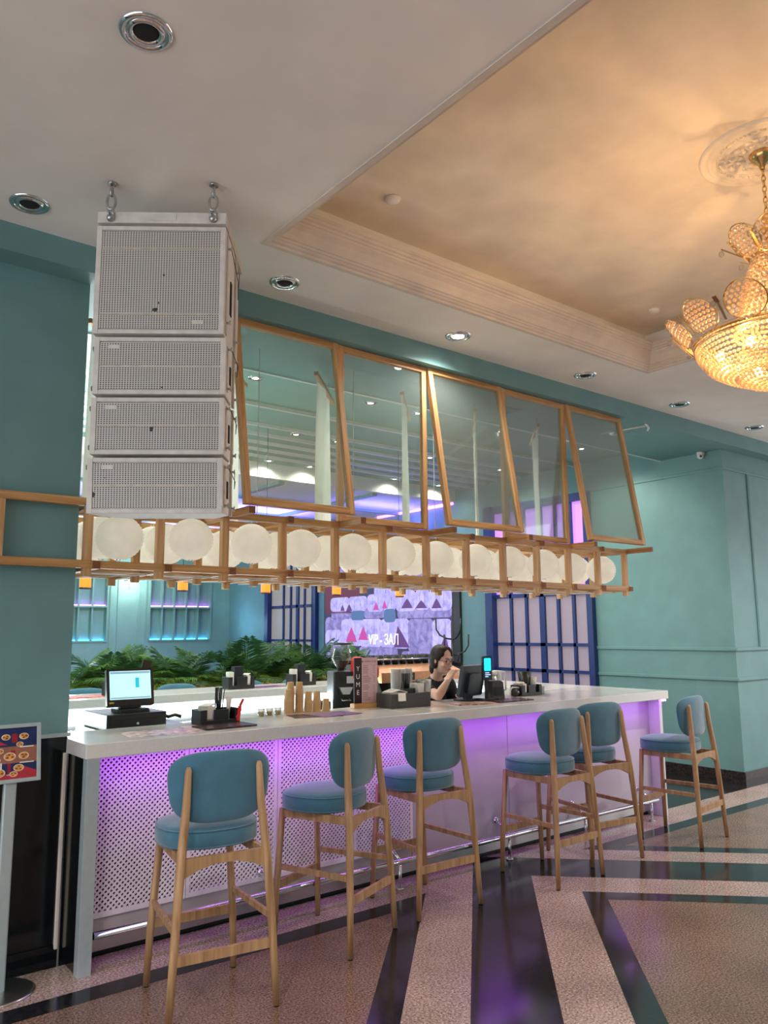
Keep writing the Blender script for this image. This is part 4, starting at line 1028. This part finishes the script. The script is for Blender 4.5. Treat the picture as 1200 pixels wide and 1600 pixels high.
single('tongs', MB().bar((0,0,0),(-.07,.02,.22),.022,.004,(0,1,0)).bar((.012,0,0),(-.05,.03,.20),.02,.004,(0,1,0)), 'steel', 'steel tongs leaning beside the menu card', 'tongs', None, (3.80,4.81,Z+.0), 0)
# ---- monitor seen from behind
mo = thing('till_monitor', 'dark till monitor seen from behind in front of the person', 'monitor', (4.60,4.70,Z), 12)
part('foot', MB().rrect(-.10,-.07,.10,.10,.02,0,.014,'xy').bar((.0,.02,.01),(0,.0,.12),.10,.03,(0,1,0)), 'black', mo)
mm = Matrix.Translation((0,-.01,.035)) @ Matrix.Rotation(math.radians(12), 4, 'X')
part('housing', MB().rrect(-.165,0,.165,.25,.015,0,.03,'xz').xf(mm), mat('dark_slate_plastic', srgb(34,44,52), .4), mo)
part('rear_cover', MB().rrect(-.09,.03,.09,.19,.02,-.025,0,'xz').xf(mm), mat('dark_slate_plastic_rear', srgb(28,40,50), .35), mo)
part('screen', MB().box(-.15,.0301,.02,.15,.031,.235).xf(mm), emis('monitor_glow', srgb(90,150,180), .6), mo)
pd_ = thing('payment_display', 'slim payment display with glowing cyan screen on a black stand', 'payment display', (4.66,4.56,Z), -10)
part('base_plate', MB().rrect(-.07,-.06,.09,.07,.012,0,.018,'xy'), 'black', pd_)
part('stem', MB().box(-.012,.0,.018,.012,.016,.20), 'black', pd_)
part('housing', MB().rrect(-.045,.165,.045,.355,.012,-.014,.006,'xz'), 'black', pd_)
s_ = part('screen', MB().box(-.038,-.0155,.18,.038,-.014,.345), emis('display_navy', srgb(12,36,60), .8), pd_)
part('cyan_panel', MB().rrect(-.033,.238,.033,.340,.008,-.0164,-.0154,'xz'), emis('display_cyan', srgb(30,214,232), 1.2), s_)
part('display_text', MB().box(-.024,-.0164,.220,.016,-.0154,.227).box(-.024,-.0164,.205,.028,-.0154,.212).box(-.024,-.0164,.190,.006,-.0154,.197), emis('display_white', srgb(190,220,255), 1.0), s_)
single('menu_folder', MB().rrect(-.19,-.10,.19,.10,.006,0,.010,'xy'), 'print_dark', 'dark menu folder lying under the payment display', 'menu folder', None, (4.80,4.46,Z), -2)
single('menu_folder', MB().rrect(-.17,-.09,.17,.09,.006,0,.008,'xy'), 'print', 'brown menu folder on the counter left of the payment display', 'menu folder', None, (4.40,4.47,Z), -12)
cr = thing('card_reader', 'black card reader block behind the payment display', 'card reader', (4.86,4.66,Z), -10)
part('body', MB().prism([(-.06,0),(.07,0),(.055,.135),(.03,.15),(-.06,.15)], -.04, .05, 'xz'), 'charcoal', cr, bev=.004)
part('keypad', MB().box(-.045,-.043,.03,.045,-.04,.10), 'black', cr)
tb = thing('steel_tumbler', 'white and steel tumbler beside the card reader', 'tumbler', (4.985,4.82,Z), 0)
part('body', MB().lathe([(.034,0),(.036,.004),(.044,.10),(.044,.102)], 26), 'white', tb)
part('steel_band', MB().lathe([(.0445,.102),(.047,.185)], 26), 'steel', tb, 'brushed steel band'); part('lid', MB().lathe([(.048,.185),(.048,.20),(.042,.208),(.001,.21)], 26), 'white', tb)
jg = thing('white_jug', 'white jug with square handle right of the steel tumbler', 'jug', (5.10,4.99-.12,Z), 0)
part('body', MB().lathe([(.04,0),(.045,.01),(.042,.2),(.038,.215),(.034,.21)], 24), 'white', jg)
part('handle', MB().tube([(.035,-.01,.205),(.078,-.02,.20),(.088,-.02,.18),(.085,-.02,.05),(.04,-.01,.035)], .010, 8), 'white', jg)
sc_ = thing('barcode_scanner', 'small black scanner in a pale cradle left of the right caddy', 'scanner', (5.14,4.70,Z), 0)
part('cradle', MB().tube([(-.06,0,.0),(-.055,0,.06),(-.03,0,.078),(.05,0,.072)], .007, 8), 'white', sc_); part('body', MB().ball((0,.0,.036), .036, 14, 10, 1, 1.5, .9), 'black', sc_); part('lens', MB().ball((.01,-.03,.04), .008, 8, 6), 'chrome', sc_)
caddy('black napkin caddy with black tub at the right end of the counter', 5.32,4.73,Z+.001,0,.26)
napkins('cream napkins in the left pocket of the right-hand caddy', 5.24,4.73,Z+.009,0,.075,.09,.095)
single('straw_tub', MB().lathe([(.042,0),(.062,.125),(.058,.125),(.038,.004)], 4, (0,0,0), False).xf(Matrix.Rotation(PI/4, 4, 'Z')), 'black', 'flared black square tub standing in the right-hand caddy', 'tub', None, (5.33,4.755,Z+.075), 0)
single('stirrer_cup', MB().lathe([(.022,0),(.033,.085),(.030,.085),(.02,.003)], 16), 'napkin', 'pale cup of stirrers in the right-hand caddy', 'cup', None, (5.40,4.72,Z+.07), 0)
single('glass_tumbler', MB().lathe([(.03,0),(.034,.07),(.031,.07),(.028,.004)], 18), 'clear', 'small clear glass standing right of the right-hand caddy', 'glass', None, (5.50,4.72,Z), 0)
# ---- staff side machines
gr = thing('coffee_grinder', 'black coffee grinder with clear bean hopper', 'coffee grinder', (4.10,5.80,.90), -20)
part('body', MB().rrect(-.10,-.12,.10,.13,.03,.03,.43,'xy'), 'black', gr, bev=.006)
part('base', MB().rrect(-.11,-.19,.11,.14,.03,0,.03,'xy'), 'black', gr)
part('spout', MB().prism([(-.06,.30),(.06,.30),(.03,.24),(-.03,.24)], -.18, -.12, 'xz').tube([(-.035,-.14,.20),(-.035,-.19,.19),(.035,-.19,.19),(.035,-.14,.20)], .006, 8), 'steel', gr)
part('label_plate', MB().box(.02,-.122,.33,.085,-.12,.39), 'white', gr)
hp = part('hopper', MB().lathe([(.03,.43),(.04,.46),(.09,.54),(.09,.66)], 24, (0,0,0), False), 'clear', gr)
part('beans', MB().lathe([(.028,.435),(.037,.46),(.072,.515),(.001,.53)], 20), 'coffee', hp); part('lid', MB().lathe([(.093,.66),(.093,.675),(.001,.68)], 24), 'black', gr)
kn = thing('knock_box', 'small dark knock box left of the grinder', 'knock box', (3.88,5.84,.90), 0)
part('box', MB().prism([(-.09,0),(.09,0),(.08,.18),(-.08,.18)], -.09, .09, 'xz'), 'charcoal', kn, bev=.006); part('opening', MB().box(-.04,-.096,.05,.04,-.09,.12), 'darkgap', kn)
em = thing('espresso_machine', 'copper-fronted espresso machine behind the counter with cups on top', 'espresso machine', (4.98,6.0,.90), 0)
part('body', MB().box(-.50,-.10,.06,.48,.26,.46), 'black', em, bev=.008)
hd = part('head_panel', MB().prism([(-.17,.44),(-.30,.40),(-.30,.31),(-.10,.31),(-.10,.46)], -.50, .48, 'yz'), 'copper', em, 'copper head panel')
for x in (-.20,.22):
    p_ = part('key_panel', MB().box(x-.09,-.306,.325,x+.09,-.30,.392), 'black', hd); mk = MB()
    for q in range(5): mk.box(x-.06+q*.026,-.308,.352,x-.044+q*.026,-.306,.368)
    part('key_symbol', mk, 'text_white', p_)
    g_ = part('group_head', MB().cyl((x,-.22,.24), .04, .07, 18), 'chrome', em); part('portafilter', MB().tube([(x,-.22,.235),(x,-.30,.23),(x+.01,-.40,.215)], [.034,.014,.017], 12), 'black', g_)
part('drip_tray', MB().box(-.47,-.32,.02,.45,-.10,.07), 'steel', em); part('cup_rail', MB().tube([(-.49,-.09,.51),(.47,-.09,.51)], .008, 8).tube([(-.49,.25,.51),(.47,.25,.51)], .008, 8).tube([(-.49,-.09,.46),(-.49,-.09,.51)], .006, 6).tube([(.47,-.09,.46),(.47,-.09,.51)], .006, 6), 'chrome', em)
for s in (-.44,.42): part('foot', MB().cyl((s,-.05,0), .025, .06, 12).cyl((s,.2,0), .025, .06, 12), 'chrome', em)
part('steam_wand', MB().tube([(.40,-.2,.34),(.42,-.28,.26),(.43,-.30,.12)], .008, 8), 'chrome', em)
for i in range(9):
    for j in range(2):
        lab = f'dark cup on top of the espresso machine, {ordw[i]} from the left in the {"front" if j == 0 else "back"} row'
        if i == 0 and j == 0: c0 = single('coffee_cup', MB().lathe([(.026,0),(.030,.004),(.038,.085),(.035,.085),(.026,.008)], 18), mat('dark_glazed_cup', srgb(44,44,44), .2), lab, 'cup', 'dark cups on the espresso machine', (4.58,5.98,1.361)); 
        else:
            o = c0.copy(); COL.objects.link(o); o.location = (4.58+i*.096, 5.98+j*.13, 1.361); o['label'] = lab
single('red_bag', MB().prism([(-.12,0),(.14,0),(.145,.08),(.11,.15),(-.06,.19),(-.11,.18)], -.03, .05, 'xz'), 'red', 'bright red folded bag behind the menu card', 'bag', None, (4.25,5.66,1.265), -8, bev=.015)
single('bag_shelf', MB().box(-.09,-.09,0,.10,.02,.365), 'black', 'black box under the red bag beside the espresso machine', 'box', None, (4.25,5.70,.90), 0)
single('paper_packet', MB().prism([(-.12,0),(.12,0),(.12,.05),(.02,.06),(-.12,.075)], -.05, .05, 'xz'), 'napkin', 'cream paper packet lying at left end of the espresso machine top', 'packet', None, (4.14,6.14,1.361-.0), 0) if False else None
tk = thing('takeaway_cup', 'tan takeaway cup with dark print behind the person', 'cup', (5.33,5.75,.90), 0)
part('cup', MB().lathe([(.03,0),(.045,.14),(.046,.145)], 20), 'kraft', tk); part('lid', MB().lathe([(.048,.145),(.046,.16),(.04,.17),(.001,.172)], 20), 'kraft', tk); part('print', MB().box(-.012,-.046,.06,.012,-.038,.10), 'maroon', tk)
fb_ = MB(); rr = random.Random(11)
bq = thing('packet_basket', 'small basket of red and white packets right of the espresso machine', 'basket', (5.38,5.56,.90), 0)
part('basket', MB().lathe([(.05,0),(.07,.25),(.065,.25),(.046,.004)], 16), 'steel', bq)
for i in range(8): part('packet', MB().bar((rr.uniform(-.03,.03),rr.uniform(-.03,.03),.2),(rr.uniform(-.06,.06),rr.uniform(-.05,.05),.33+rr.uniform(0,.09)),.03,.008), 'red' if i % 2 else 'white', bq)
# ---- far counter caddies
for x, lab in ((2.66,'black caddy on the far counter by the terminal screen'),(3.86,'black caddy on the far counter left of the cups'),(4.60,'black caddy on the far counter left of the grinder')):
    sfx = lab.split('far counter')[1]
    caddy(lab, x, 7.24, Z+.001, 0, .29, .14, .12)
    napkins('white napkins hung over the right side of the far counter caddy'+sfx, x+.075, 7.24, Z+.009, 0, .075, .09, .125)
    napkins('upright napkins at the left of the far counter caddy'+sfx, x-.10, 7.24, Z+.009, 0, .05, .08, .16, False)
    single('straw_tub', MB().rrect(-.05,-.045,.05,.045,.01,0,.21,'xy'), 'black', 'tall black tub in the far counter caddy'+sfx, 'tub', None, (x-.01,7.25,Z+.009))
single('menu_sheet', MB().box(-.22,-.12,0,.22,.12,.006), mat('red_print', srgb(206,110,100), .5, var=.4, scale=20), 'red and pink menu sheets on the far counter by the teal wall', 'menu', None, (2.36,7.3,Z), 5)
single('menu_sheet', MB().box(-.16,-.10,0,.16,.10,.004), 'print_violet', 'dark violet menu on the far counter between the two right-hand caddies', 'menu', None, (4.22,7.28,Z), 3)

# ================================================================== COAT RACK, PALMS
ct = thing('coat_stand', 'dark coat stand with curved hooks in front of the video wall edge', 'coat stand', (7.95,8.45,0))
part('pole', MB().tube([(0,0,.02),(0,0,1.80)], .018, 10), 'black', ct); part('base', MB().lathe([(.2,0),(.2,.02),(.02,.05)], 24), 'black', ct)
for k in range(6):
    a = 2*PI*k/6+.3; ca, sa = math.cos(a), math.sin(a); z0 = 1.32 if k % 2 else 1.55
    part('hook', MB().tube([(0,0,z0),(.08*ca,.08*sa,z0+.01),(.18*ca,.18*sa,z0+.06),(.23*ca,.23*sa,z0+.14),(.235*ca,.235*sa,z0+.30)], [.012,.012,.012,.011,.013], 8), 'black', ct)
    part('hook', MB().tube([(0,0,z0-.35),(.10*ca,.10*sa,z0-.34),(.16*ca,.16*sa,z0-.27),(.165*ca,.165*sa,z0-.18)], .010, 8), 'black', ct) if k % 2 == 0 else None
pb = thing('planter_trough', 'long dark planter trough with timber rail holding the palms', 'planter', (4.6,9.0,0))
part('trough', MB().box(-2.4,-.22,0,2.6,.22,.72), 'soil', pb)
m = MB()
for k in range(12): x = -2.35+k*.445; m.box(x-.015,-.30,.0,x+.015,-.27,1.05)
part('rail', m.box(-2.4,-.305,1.02,2.6,-.265,1.055), 'pine', pb)
part('light_strip', MB().box(-2.35,-.24,.73,2.55,-.225,.75), emis('warm_planter_light', (1,.72,.22), 6), pb, 'warm LED strip')
light('planter_glow', 'AREA', (4.7,8.83,.80), 30, (1,.75,.25), 4.6, .05, target=(4.7,9.05,1.3))
def palm(seed, m):
    rr = random.Random(seed); mb = MB()
    for k in range(17):
        a = 2*PI*k/17+rr.uniform(-.2,.2); L_ = rr.uniform(.55,.85); el = rr.uniform(.5,1.35)
        dx, dy = math.cos(a), math.sin(a); pts = []; n_ = 16
        for i in range(n_+1):
            t = i/n_; r = L_*t*math.cos(el)*(1+.15*t); z = .05+L_*(t*math.sin(el)-.55*t*t*(.35+.5*math.cos(el)))
            pts.append(Vector((dx*r, dy*r, z)))
        mb.tube(pts[::2], .004, 5)
        for i in range(3, n_+1):
            p = pts[i]; d = (pts[i]-pts[i-1]).normalized(); sd = d.cross(Vector((0,0,1))).normalized(); l = .22*math.sin(PI*min(.97, (i/n_)**.8))+.05
            for s in (-1, 1):
                for q in (0, .5):
                    b0 = p-d*q*(pts[i]-pts[i-1]).length; tip = b0+sd*s*l*.82+d*l*.62-Vector((0,0,l*rr.uniform(.12,.4))); mid = b0+(tip-b0)*.5+Vector((0,0,.012)); w = .011
                    mb.add([b0, mid+d*w, tip, mid-d*w], [(0,1,2,3)])
    return mb
p0 = thing('potted_palm', 'x', 'palm', (0,0,0), 0, 'palms in the planter trough')
part('fronds', palm(1,'leaf'), 'leaf', p0); part('stem', MB().tube([(0,0,0),(.01,0,.12)], [.03,.02], 8), 'leaf2', p0); part('pot', MB().lathe([(.10,-.2),(.13,.0),(.12,.0),(.001,-.02)], 18), 'soil', p0)
p1 = thing('potted_palm', 'x', 'palm', (0,0,0), 0, 'palms in the planter trough')
part('fronds', palm(5,'leaf2'), 'leaf2', p1); part('stem', MB().tube([(0,0,0),(-.01,0,.12)], [.03,.02], 8), 'leaf2', p1); part('pot', MB().lathe([(.10,-.2),(.13,.0),(.12,.0),(.001,-.02)], 18), 'soil', p1)
pl_ = ['bushy palm at far left beside the teal wall edge','palm behind the left side of the terminal screen','palm behind the right side of the terminal screen','darker palm right of the terminal screen','palm below the right end of the lit wall niche','leafy tall palm left of the far blue door','dark palm in front of the far blue door','palm in front of the right side of the far blue door','palm in front of the screen left edge','palm behind the coffee grinder hopper']
for i, lab in enumerate(pl_):
    x = 2.72+i*.43; src_ = p0 if i % 2 == 0 else p1; loc = (x, 9.0+.06*(-1)**i, .90); sc__ = (1.1,1.12,1.15,1.08,1.1,1.28,1.15,1.2,1.15,1.0)[i]
    if i < 2: src_.location = loc; src_['label'] = lab; src_.scale = (sc__,)*3
    else: dup(src_, loc, i*47, lab, None, sc__)

# ================================================================== PERSON BEHIND THE BAR
pe = thing('person', 'person in black T-shirt and glasses leaning on the bar, holding a phone to the mouth', 'person', (4.62,5.35,0))
O = Vector(pe.location)
def W(x, y, z): return Vector((x,y,z))-O
HC = W(4.608,5.03,1.430)                      # head centre
HR = Matrix.Translation(HC) @ Matrix.Rotation(math.radians(4), 4, 'Z') @ Matrix.Rotation(math.radians(5), 4, 'X')
def limb(mb, pts, rs, seg=14):
    # subdivide for smooth taper
    P_ = [Vector(p) for p in pts]; o = []; r = []
    for i in range(len(P_)-1):
        for t in (0, .25, .5, .75): o.append(P_[i].lerp(P_[i+1], t)); r.append(rs[i]+(rs[i+1]-rs[i])*t)
    o.append(P_[-1]); r.append(rs[-1]); mb.tube(o, r, seg)
    for p, q in ((P_[0], rs[0]), (P_[-1], rs[-1])): mb.ball(p, q, 12, 8)
    return mb
def ell(mb, c, sx, sy, sz, m=None, seg=20, rings=14):
    b = MB().ball((0,0,0), 1, seg, rings); b.v = [(x*sx,y*sy,z*sz) for x,y,z in b.v]
    b.xf((m or Matrix()) @ Matrix.Translation(c)); return mb.join(b)
body = MB()
# head: skull, face, jaw, nose, ears  (face looks along -y in head space)
ell(body, (0,.012,.03), .073, .092, .092, HR); ell(body, (0,-.022,-.028), .060, .066, .085, HR); ell(body, (0,-.050,-.088), .030, .030, .026, HR)
ell(body, (0,-.092,-.022), .011, .016, .024, HR); ell(body, (0,-.100,-.036), .014, .014, .011, HR); ell(body, (0,-.078,.025), .045, .018, .012, HR)
for s in (-1, 1):
    ell(body, (s*.038,-.060,-.035), .024, .022, .022, HR); ell(body, (s*.072,.012,-.012), .010, .020, .030, HR)
ell(body, (0,-.083,-.068), .020, .010, .010, HR)
limb(body, [HR @ Vector((0,.03,-.05)), W(4.615,5.125,1.26)], [.050,.054])
# trunk
ell(body, W(4.62,5.16,1.20), .17, .085, .075); ell(body, W(4.62,5.20,1.08), .145, .10, .16); ell(body, W(4.62,5.27,.93), .13, .10, .14); ell(body, W(4.62,5.34,.80), .165, .115, .12)
# arms
RS, RE, RW = W(4.440,5.13,1.215), W(4.372,4.825,1.156), W(4.488,4.842,1.262)
LS, LE, LW = W(4.79,5.15,1.215), W(4.86,5.10,.97), W(4.78,4.99,1.135)
limb(body, [RS, RS.lerp(RE,.5), RE], [.052,.046,.038]); limb(body, [RE, RE.lerp(RW,.35), RW], [.037,.037,.025])
limb(body, [LS, LS.lerp(LE,.5), LE], [.052,.046,.038]); limb(body, [LE, LE.lerp(LW,.35), LW], [.037,.036,.024])
def hand(mb, wrist, d, nrm, side, curl):
    """palm + five fingers; d = direction to the knuckles, nrm = palm normal, side = thumb side"""
    d = d.normalized(); nrm = (nrm-d*nrm.dot(d)).normalized(); sv = side-d*side.dot(d); sv = (sv-nrm*sv.dot(nrm)).normalized()
    for k in range(4):
        q = (k-1.5)*.018
        limb(mb, [wrist+sv*(-q*.6), wrist+d*.082-sv*q], [.014,.0125], 8)
    for k, (ln_, cu) in enumerate(((.068,.8),(.078,1),(.072,1.05),(.056,1.1))):
        q = (k-1.5)*.0195; p = wrist+d*.084-sv*q; a = 0; pts = [p]
        for j, f in enumerate((.45,.32,.23)):
            a += curl*cu*(.55,.75,.45)[j]; v = d*math.cos(a)+nrm*math.sin(a); p = p+v*ln_*f; pts.append(p)
        limb(mb, pts, [.0098,.0090,.0082,.0070], 8)
    t0 = wrist+d*.020+sv*.020; t1 = t0+(sv*.75+d*.65+nrm*.25)*.038; t2 = t1+(d*.9+sv*.15+nrm*.45)*.030; t3 = t2+(d*.9+nrm*.5-sv*.1)*.022
    limb(mb, [t0,t1,t2,t3], [.0145,.0115,.0098,.0078], 8)
HW = RW
hand(body, HW, Vector((.66,.16,.73)), Vector((.74,.05,-.67)), Vector((-.4,.85,.2)), .42)
hand(body, LW, Vector((-.35,-.6,.15)), Vector((0,0,-1)), Vector((-.8,.4,0)), .5)
# legs
for s in (-1, 1):
    h0 = W(4.62+s*.085,5.35,.80); kn_ = W(4.62+s*.095,5.32,.45); an = W(4.62+s*.10,5.37,.075)
    limb(body, [h0, h0.lerp(kn_,.5), kn_], [.085,.07,.054]); limb(body, [kn_, kn_.lerp(an,.35), an], [.052,.052,.036])
    limb(body, [W(4.62+s*.10,5.39,.035), W(4.62+s*.105,5.22,.028)], [.035,.026])
bo = part('body', body, 'skin', pe)
rm_ = bo.modifiers.new('fuse', 'REMESH'); rm_.mode = 'VOXEL'; rm_.voxel_size = .0052; rm_.use_smooth_shade = True
sm_ = bo.modifiers.new('smooth', 'SMOOTH'); sm_.factor = .5; sm_.iterations = 2
# clothing
sh = MB()
ell(sh, W(4.62,5.16,1.20), .178, .095, .080); ell(sh, W(4.62,5.20,1.08), .156, .112, .17); ell(sh, W(4.62,5.27,.93), .143, .113, .15); ell(sh, W(4.62,5.33,.82), .172, .123, .10)
limb(sh, [RS, RS.lerp(RE,.62)], [.062,.056]); limb(sh, [LS, LS.lerp(LE,.62)], [.062,.056]); limb(sh, [W(4.615,5.14,1.235), W(4.615,5.13,1.25)], [.072,.062])
so = part('t_shirt', sh, 'shirt', pe)
rm_ = so.modifiers.new('fuse', 'REMESH'); rm_.mode = 'VOXEL'; rm_.voxel_size = .008; rm_.use_smooth_shade = True
so.modifiers.new('smooth', 'SMOOTH').iterations = 3
tr = MB()
ell(tr, W(4.62,5.345,.79), .172, .122, .11)
for s in (-1, 1):
    h0 = W(4.62+s*.085,5.35,.80); kn_ = W(4.62+s*.095,5.32,.45); an = W(4.62+s*.10,5.37,.10)
    limb(tr, [h0, h0.lerp(kn_,.5), kn_, an], [.094,.079,.064,.050])
to = part('trousers', tr, 'trouser', pe)
rm_ = to.modifiers.new('fuse', 'REMESH'); rm_.mode = 'VOXEL'; rm_.voxel_size = .01; rm_.use_smooth_shade = True
for s in (-1, 1): part('shoe', ell(MB(), W(4.62+s*.103,5.30,.042), .045, .125, .042), 'black', pe)
# hair: cap parted in the middle, tied behind
hr = MB()
ell(hr, (0,.032,.038), .079, .086, .092, HR); ell(hr, (-.030,-.008,.088), .040, .056, .030, HR); ell(hr, (.030,-.008,.088), .040, .056, .030, HR)
for s in (-1, 1):
    ell(hr, (s*.060,-.004,.042), .020, .044, .050, HR); ell(hr, (s*.064,.030,-.015), .020, .044, .062, HR)
ell(hr, (0,-.002,.098), .036, .058, .025, HR)
for s in (-1, 1): ell(hr, (s*.050,-.026,.060), .022, .042, .036, HR)
ell(hr, (0,.085,-.02), .05, .045, .06, HR); ell(hr, (-.03,.075,-.075), .030, .035, .055, HR)
ho = part('hair', hr, 'hair', pe)
rm_ = ho.modifiers.new('fuse', 'REMESH'); rm_.mode = 'VOXEL'; rm_.voxel_size = .006; rm_.use_smooth_shade = True
ho.modifiers.new('smooth', 'SMOOTH').iterations = 3
# face details
ey = MB(); br_ = MB(); gl = MB()
for s in (-1, 1):
    ell(ey, (s*.031,-.0790,-.004), .012, .006, .0058, HR)
    br_.tube([HR @ Vector((s*x,-y,z)) for x, y, z in ((.014,.090,.020),(.030,.089,.026),(.046,.078,.022))], [.0025,.003,.0018], 6)
    gl.tube([HR @ Vector((s*.033+.025*math.cos(2*PI*k/20),-.101-.0+abs(.0),-.006+.020*math.sin(2*PI*k/20))) for k in range(20)], .0022, 6, True)
    gl.tube([HR @ Vector((s*.058,-.100,.0)), HR @ Vector((s*.076,-.05,.002)), HR @ Vector((s*.078,.01,.0))], .0018, 6)
gl.tube([HR @ Vector((-.009,-.102,-.002)), HR @ Vector((0,-.106,.0)), HR @ Vector((.009,-.102,-.002))], .002, 6)
part('eyes', ey, 'eye', pe); part('eyebrows', br_, 'hair', pe); part('glasses', gl, 'specs', pe, 'round dark spectacles')
part('lips', ell(MB(), (0,-.090,-.066), .020, .006, .0065, HR), 'lips', pe)
part('ear_ring', MB().ball(HR @ Vector((-.078,.005,-.038)), .004, 8, 6), 'gold', pe) if False else None
ph = thing('smartphone', 'dark smartphone held in front of the mouth', 'phone', (4.632,4.868,1.400), 0)
part('phone_body', MB().rrect(-.045,-.030,.045,.030,.008,-.004,.004,'xz').xf(Matrix.Rotation(math.radians(-36), 4, 'Z') @ Matrix.Rotation(math.radians(14), 4, 'Y') @ Matrix.Rotation(math.radians(62), 4, 'X')), 'black', ph)
# ================================================================== ROOM LIGHT, CAMERA
w = bpy.data.worlds.new('room_daylight'); S.world = w; w.use_nodes = True
bg = w.node_tree.nodes['Background']; bg.inputs[0].default_value = (.93,.96,1.0,1); bg.inputs[1].default_value = 1.8
for x, y in ((-.6,1.0),(.95,-.5),(-2.1,2.6),(-2.1,0),(2.5,-2.2),(5.5,-2.2),(7.6,2.4),(7.6,.6),(9.2,2.4),(9.2,.2),(7.6,-1.6)):
    light('lobby_fill_spot', 'SPOT', (x,y,3.86), 205, (1,.96,.92), .06, target=(x,y,0), angle=140, blend=.8)  # added spots out of view; floor bounce lifts the ceiling

f, pitch, yaw, roll = 1228.92, .149764788, .900198458, -.00769751
fw_ = Vector((math.cos(yaw)*math.cos(pitch), math.sin(yaw)*math.cos(pitch), math.sin(pitch)))
rt = Vector((math.sin(yaw), -math.cos(yaw), 0)); up = rt.cross(fw_)
r2 = math.cos(roll)*rt+math.sin(roll)*up; u2 = -math.sin(roll)*rt+math.cos(roll)*up
cam = bpy.data.cameras.new('camera'); co = bpy.data.objects.new('camera', cam); COL.objects.link(co)
cam.sensor_fit = 'VERTICAL'; cam.sensor_height = 36; cam.sensor_width = 27; cam.lens = f/1600*36; cam.clip_start = .05; cam.clip_end = 100
m4 = Matrix(((r2.x,u2.x,-fw_.x,0),(r2.y,u2.y,-fw_.y,0),(r2.z,u2.z,-fw_.z,1.68),(0,0,0,1)))
co.matrix_world = m4
S.camera = co
S.view_settings.view_transform = 'Standard'; S.view_settings.look = 'None'; S.view_settings.gamma = 1; S.view_settings.exposure = .12; S.view_settings.use_curve_mapping = False
S.cycles.use_denoising = True; S.cycles.max_bounces = 8; S.cycles.transparent_max_bounces = 12; S.cycles.diffuse_bounces = 4; S.cycles.glossy_bounces = 4
S.cycles.sample_clamp_indirect = 6; S.cycles.caustics_reflective = False; S.cycles.caustics_refractive = False
bpy.context.view_layer.update()
